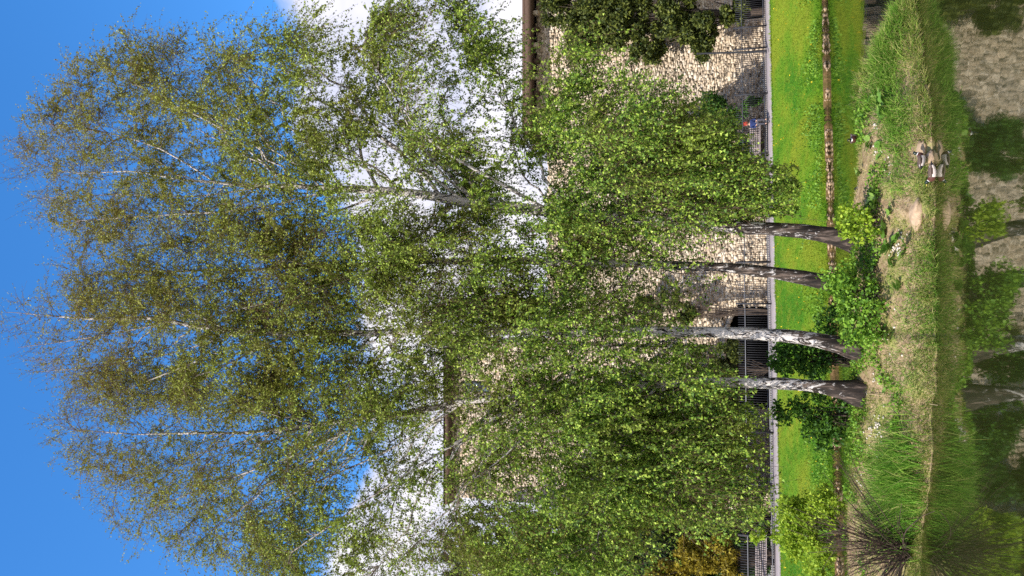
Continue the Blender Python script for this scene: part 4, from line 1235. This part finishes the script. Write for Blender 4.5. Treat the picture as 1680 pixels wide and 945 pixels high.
# ------------------------------------------------------------------ big leaved weeds, each leaf a piece
def big_leaf_mesh():
    n_, m_ = 7, 5
    V = []
    for i in range(n_):
        u = i / (n_ - 1)
        w = .5 * math.sin(math.pi * min(1, u * .93 + .08)) ** .7 * (1.15 - .45 * u)
        for j in range(m_):
            s = (j / (m_ - 1) - .5) * 2
            wave = .06 * math.sin(u * 9 + s * 2)
            V.append((s * w, u, .16 * abs(s) ** 1.4 * w - .22 * u * u + wave * abs(s)))
    F_ = [(i * m_ + j, i * m_ + j + 1, (i + 1) * m_ + j + 1, (i + 1) * m_ + j) for i in range(n_ - 1) for j in range(m_ - 1)]
    me = bpy.data.meshes.new('leaf')
    me.from_pydata(V, [], F_)
    me.polygons.foreach_set('use_smooth', np.ones(len(F_), bool))
    return me
def bigmat():
    m, t, o = newmat('dock leaf')
    ob = N(t, 'ShaderNodeObjectInfo')
    c = ramp(t, ob.outputs['Random'], [(0, (.11, .23, .03)), (.5, (.17, .31, .05)), (1, (.26, .38, .08))])
    f = noise(t, 30, 3, .5, position(t))
    c = mix(t, maprange(t, f, .4, .7, 0, .3), c, (.08, .18, .02))
    di = N(t, 'ShaderNodeBsdfPrincipled'); L(t, c, di.inputs['Base Color']); di.inputs['Roughness'].default_value = .5; di.inputs['Specular IOR Level'].default_value = .35
    tr = N(t, 'ShaderNodeBsdfTranslucent'); L(t, c, tr.inputs[0])
    a = N(t, 'ShaderNodeMixShader'); a.inputs[0].default_value = .25
    L(t, di.outputs[0], a.inputs[1]); L(t, tr.outputs[0], a.inputs[2]); L(t, a.outputs[0], o.inputs[0])
    return m
BL = big_leaf_mesh(); BL.materials.append(bigmat())
weeds = [(133, .62, 5, .24, 'near the grassy tip of the bank'), (150, .48, 6, .24, 'below the drake standing on the crest, nearest the tip'), (165, .72, 4, .20, 'on the crest right of the standing drake'), (178, .42, 5, .26, 'right of the standing drake, with the widest leaves'), (222, .62, 5, .20, 'just left of the standing drake'),
         (236, .5, 4, .18, 'midway up the bank above the resting drakes'), (268, .78, 5, .18, 'on the crest above the resting drakes'), (303, .62, 5, .20, 'above the left resting drake'), (330, .55, 6, .24, 'above the half buried rock'), (345, .38, 4, .22, 'between the half buried rock and the lime bush'),
         (372, .45, 5, .26, 'at the foot of the lime bush'), (392, .30, 6, .25, 'just left of the half buried rock'), (405, .42, 5, .24, 'beside the white pebbles'), (412, .22, 5, .20, 'low on the bank below the white pebbles'), (428, .55, 4, .20, 'between the two bushes'), (435, .35, 5, .20, 'below the gap between the two bushes'),
         (470, .28, 4, .18, 'below the broad fresh green bush'), (555, .40, 4, .17, 'below the white trunk'), (640, .45, 4, .15, 'below the leftmost trunk'), (760, .55, 4, .14, 'right of the tall grass tussock')]
for i, (y, t, n_, sz_, where) in enumerate(weeds):
    rr_ = np.random.default_rng(900 + i)
    p = bank_pt(y, t)
    e = empty('dock_plant', p, 'broad leaved weed ' + where, 'plant', 'broad leaved weeds on the bank')
    for k_ in range(n_):
        o = link('leaf', BL, e)
        a_ = rr_.uniform(0, 2 * math.pi)
        s_ = sz_ * rr_.uniform(.7, 1.25)
        o.scale = (s_ * .8, s_, s_)
        o.rotation_euler = (rr_.uniform(.35, 1.0), rr_.uniform(-.3, .3), a_)
        o.location = (math.sin(-a_) * -.02 + rr_.normal(0, .06), rr_.normal(0, .05), .03 + .04 * k_ / n_)

# ------------------------------------------------------------------ rocks, pebbles, sticks
def rock(loc, s, label, seed, grp=None):
    bm = bmesh.new()
    bmesh.ops.create_icosphere(bm, subdivisions=3, radius=1)
    co = np.array([v.co for v in bm.verts])
    d = 1 + .6 * (vnoise(co * 1.3 + seed) - .5) + .40 * (vnoise(co * 3.5 + seed) - .5)
    for v, dd in zip(bm.verts, d):
        v.co = Vector((v.co.x * s[0] * dd, v.co.y * s[1] * dd, v.co.z * s[2] * dd))
    me = bpy.data.meshes.new('rock'); bm.to_mesh(me); bm.free()
    me.polygons.foreach_set('use_smooth', np.ones(len(me.polygons), bool))
    me.materials.append(M['rock'])
    o = link('rock', me); o.location = tuple(loc)
    return tag(o, label, 'rock', grp)
p = bank_pt(356, .14); rock(p + (0, .14, -.02), (.33, .26, .13), 'half buried pinkish boulder low on the bank below the lime bush', 3.3)
p = bank_pt(262, .07); rock(p + (0, .12, -.03), (.30, .22, .11), 'pale rock at the waterline between the two resting drakes', 8.1)
p = bank_pt(276, .03); rock(p + (0, -.03, -.04), (.17, .14, .09), 'small pale rock at the waterline beside the larger resting rock', 5.1)
r = np.random.default_rng(88)
Vs_, Qs_, o_ = [], [], 0
pb_ = [(402, .33, 40, .16), (710, .55, 45, .16), (232, .55, 16, .15), (195, .55, 8, .1), (745, .5, 14, .15), (270, .45, 10, .15), (830, .75, 12, .15), (640, .6, 12, .3), (560, .45, 10, .3)]
for y, t, n_, s_ in pb_:
    p = bank_pt(y, t)
    X = p[0] + r.normal(0, s_, n_); Yv = p[1] + r.normal(0, s_ * .8, n_)
    C = np.stack([X, Yv, bank_z(X, Yv) + .015], -1)
    sz_ = r.uniform(.012, .042, n_)
    # squashed octahedra
    a_ = a_oct = np.array([[1, 0, 0], [0, 1, 0], [-1, 0, 0], [0, -1, 0], [0, 0, .7], [0, 0, -.7]])
    V = C[:, None] + a_[None] * sz_[:, None, None] * r.uniform(.7, 1.3, (n_, 6, 1))
    tri = np.array([[0, 1, 4], [1, 2, 4], [2, 3, 4], [3, 0, 4], [1, 0, 5], [2, 1, 5], [3, 2, 5], [0, 3, 5]])
    Vs_.append(V.reshape(-1, 3)); Qs_.append(((np.arange(n_) * 6)[:, None, None] + tri[None]).reshape(-1, 3) + o_); o_ += n_ * 6
o = mesh_np('pebbles', np.concatenate(Vs_), None, np.concatenate(Qs_), M['pebble'])
tag(o, 'white pebbles scattered in the bare patches of the bank', 'pebbles', kind='stuff')
def stick(y0, t0, y1, t1, lift, rad_, label):
    a_ = bank_pt(y0, t0); b_ = bank_pt(y1, t1); a_[2] = max(a_[2], .02) + .03; b_[2] = max(b_[2], .02) + lift
    P = np.array([[a_, a_ * .6 + b_ * .4 + (0, 0, .03), b_]])
    V, Q, A = tubes(P, np.array([[rad_, rad_ * .9, rad_ * .5]]), 6)
    o = mesh_np('stick', V, Q, None, M['stem_pale'], None, True, origin=a_)
    o.location = tuple(a_)
    tag(o, label, 'stick', 'dry sticks')
stick(655, .62, 650, .30, .05, .008, 'pale dry stick lying on the bank below the leftmost trunk')
stick(650, .0, 646, -.22, .0, .008, 'pale dry stick lying at the waterline below the leftmost birch')
stick(508, .65, 503, .35, .10, .006, 'pale dry stalk hanging below the broad fresh green bush')

n = 420
X = r.uniform(-16, 19, n); k = n2(X, X * 0, .6, 61) + .5 * n2(X, X * 0, 2.2, 62) > -.03; X = X[k]; n = len(X)
C = np.stack([X, shoreY(X) - r.uniform(-.06, .12, n), r.uniform(-.02, .14, n)], -1)
sz_ = r.uniform(.04, .13, n)
V = C[:, None] + a_oct[None] * sz_[:, None, None] * r.uniform(.6, 1.3, (n, 6, 1)) * np.array((1.4, .8, .8))
o = mesh_np('shore_stones', V.reshape(-1, 3), None, ((np.arange(n) * 6)[:, None, None] + tri[None]).reshape(-1, 3), M['rock'])
tag(o, 'stones lying along the brown far waterline', 'stones', kind='stuff')
n = 7000
X = r.uniform(-16, 19, n); k = n2(X, X * 0, 1.1, 63) > -.12; X = X[k]; n = len(X)
B = np.stack([X, shoreY(X) + r.uniform(.03, .16, n), np.full(n, .17)], -1)
d = norm(r.normal(size=(n, 3)) * .4 + np.array((0, -.6, .7)))
V, Q, T_ = blades(B, d, r.uniform(.10, .30, n), np.full(n, .012), np.array((0, -.5, -.9)) + r.normal(size=(n, 3)) * .3, r)
o = mesh_np('shore_grass', V, Q, T_, M['grass_lawn'])
tag(o, 'grass hanging over the brown far waterline', 'grass', kind='stuff')
# ------------------------------------------------------------------ ducks
M['d_green'] = plain('dark green head feathers', (.012, .022, .016), .4, .4, var=.2)
M['d_white'] = plain('white feathers', (.75, .72, .68), .8, .2, var=.08)
M['d_breast'] = plain('maroon breast feathers', (.085, .030, .022), .8, .2, var=.2, scale=40)
M['d_flank'] = plain('pale grey flank feathers', (.56, .48, .44), .8, .2, var=.12, scale=60)
M['d_back'] = plain('brown back feathers', (.11, .075, .06), .8, .2, var=.25, scale=40)
M['d_black'] = plain('black tail feathers', (.012, .012, .014), .6, .3)
M['d_bill'] = plain('yellow bill', (.50, .40, .08), .5, .4, var=.1)
M['d_foot'] = plain('orange foot', (.55, .20, .03), .6, .3, var=.1)
def make_duck(loc, rz, sc, label, tall=1.0, stand=0.0, hb=1.0):
    e = empty('duck', loc, label, 'duck', 'ducks on the pond bank')
    e.rotation_euler = (0, 0, rz)
    e.scale = (sc,) * 3
    z0 = .02 + stand
    # spine: x forward, (x, z, half width, half height, material)
    ax = [(-.300, .150, .006, .004, 5), (-.265, .140, .030, .014, 5), (-.215, .128, .060, .034, 5), (-.155, .118, .088, .064, 3), (-.09, .110, .108, .086, 3), (0, .104, .118, .098, 3), (.075, .104, .112, .098, 3), (.125, .115, .098, .092, 2), (.165, .140, .072, .076, 2),
          (.185, .178 * hb + .0, .048, .052, 2), (.195, .205 * tall, .040, .042, 1), (.198, .222 * tall, .038, .040, 0), (.205, .250 * tall, .046, .044, 0), (.218, .275 * tall, .047, .040, 0), (.240, .280 * tall, .040, .034, 0), (.262, .272 * tall, .026, .022, 0), (.270, .268 * tall, .010, .010, 0)]
    P = np.array([(a[0], 0, a[1] + z0) for a in ax])
    T = norm(np.gradient(P, axis=0))
    B = np.array([(0, 1., 0)])
    Nn = np.cross(T, B)
    sd = 16
    ang = np.arange(sd) / sd * 2 * math.pi
    V = []
    for i, a in enumerate(ax):
        V.append(P[i] + np.cos(ang)[:, None] * a[2] * B + np.sin(ang)[:, None] * a[3] * Nn[i][None] * np.where(np.sin(ang) > 0, .95, 1.0)[:, None])
    V = np.concatenate(V)
    n = len(ax)
    idx = np.arange(n * sd).reshape(n, sd)
    Q = np.stack([idx[:-1], np.roll(idx, -1, 1)[:-1], np.roll(idx, -1, 1)[1:], idx[1:]], -1)
    mi = np.zeros((n - 1, sd), int)
    for i in range(n - 1):
        mi[i] = ax[i + 1][4]
        if 3 <= i <= 6:
            cz = (Nn[i] * 1)[2]
            up_ = np.sin(ang + math.pi / sd) * (1 if cz > 0 else -1)
            mi[i][up_ > .62] = 4
            if i < 5: mi[i][(up_ > .05) & (up_ <= .32)] = 4
    body = mesh_np('body', V, Q.reshape(-1, 4), None, None, e, True, mats=[M['d_green'], M['d_white'], M['d_breast'], M['d_flank'], M['d_back'], M['d_black']], midx=mi.ravel())
    m = body.modifiers.new('sub', 'SUBSURF'); m.levels = 1; m.render_levels = 1
    # bill
    hz = .268 * tall + z0
    bp = np.array([[(.262, 0, hz), (.285, 0, hz - .004), (.31, 0, hz - .009), (.325, 0, hz - .010)]])
    Vb_, Qb_, _ = tubes(bp, np.array([[.018, .014, .016, .004]]), 8)
    Vb_[:, 2] = hz - .005 + (Vb_[:, 2] - hz + .005) * .55
    mesh_np('bill', Vb_, Qb_, None, M['d_bill'], e, True)
    for s_ in (-1, 1):
        boxo('eye', (.238, s_ * .040, .285 * tall + z0), (.012, .010, .012), M['d_black'], e, bevel=.004)
        # folded wing
        wp = np.array([[(.10, s_ * .098, .135 + z0), (.02, s_ * .112, .158 + z0), (-.08, s_ * .104, .164 + z0), (-.17, s_ * .075, .160 + z0), (-.25, s_ * .030, .165 + z0)]])
        Vw, Qw, _ = tubes(wp, np.array([[.012, .026, .028, .020, .004]]), 8)
        Vw[:, 1] = s_ * .005 + Vw[:, 1] * .97
        mesh_np('wing', Vw, Qw, None, M['d_back'], e, True)
        if stand:
            lp = np.array([[(.01, s_ * .045, .03 + stand), (.0, s_ * .045, stand * .5), (.01, s_ * .045, .01)]])
            Vl, Ql, _ = tubes(lp, np.array([[.012, .009, .009]]), 6)
            leg = mesh_np('leg', Vl, Ql, None, M['d_foot'], e, True)
            Vf = np.array([(.0, s_ * .045, .012), (.07, s_ * .045 - .03, .006), (.08, s_ * .045, .006), (.07, s_ * .045 + .03, .006), (.0, s_ * .045, .002)])
            mesh_np('foot', Vf, None, np.array([[0, 1, 2], [0, 2, 3], [4, 2, 1], [4, 3, 2]]), M['d_foot'], leg)
    return e
p = bank_pt(262, .10)
p[0] = at(1511, 264, 17.3)[0]
d1 = at(1521, 262, float(bank_yw(p[0])) - .06)
make_duck(d1, .45, .78, 'drake resting on the waterline rock with its maroon breast to the right', .93)
Xd = at(1524, 290, 17.3)[0]
d2 = np.array((Xd, float(bank_yw(Xd)) - .16, 0)); d2[2] = -.03
make_duck(d2, math.pi - .35, .80, 'drake facing left with its dark head low over the waterline', .80)
p = bank_pt(203, .88)
make_duck(p + (0, 0, .03), -math.pi / 2 - .35, .80, 'drake standing on the bank crest with its maroon breast to the viewer', .95, .06)
sw = at(1414, 300, 1.0); t_ = -H / (sw[2] - H)
pw_ = np.array((sw[0] * t_, t_, -.075))
make_duck(pw_, math.pi * .8, .95, 'drake swimming in the dark water just beyond the bank crest', .92)
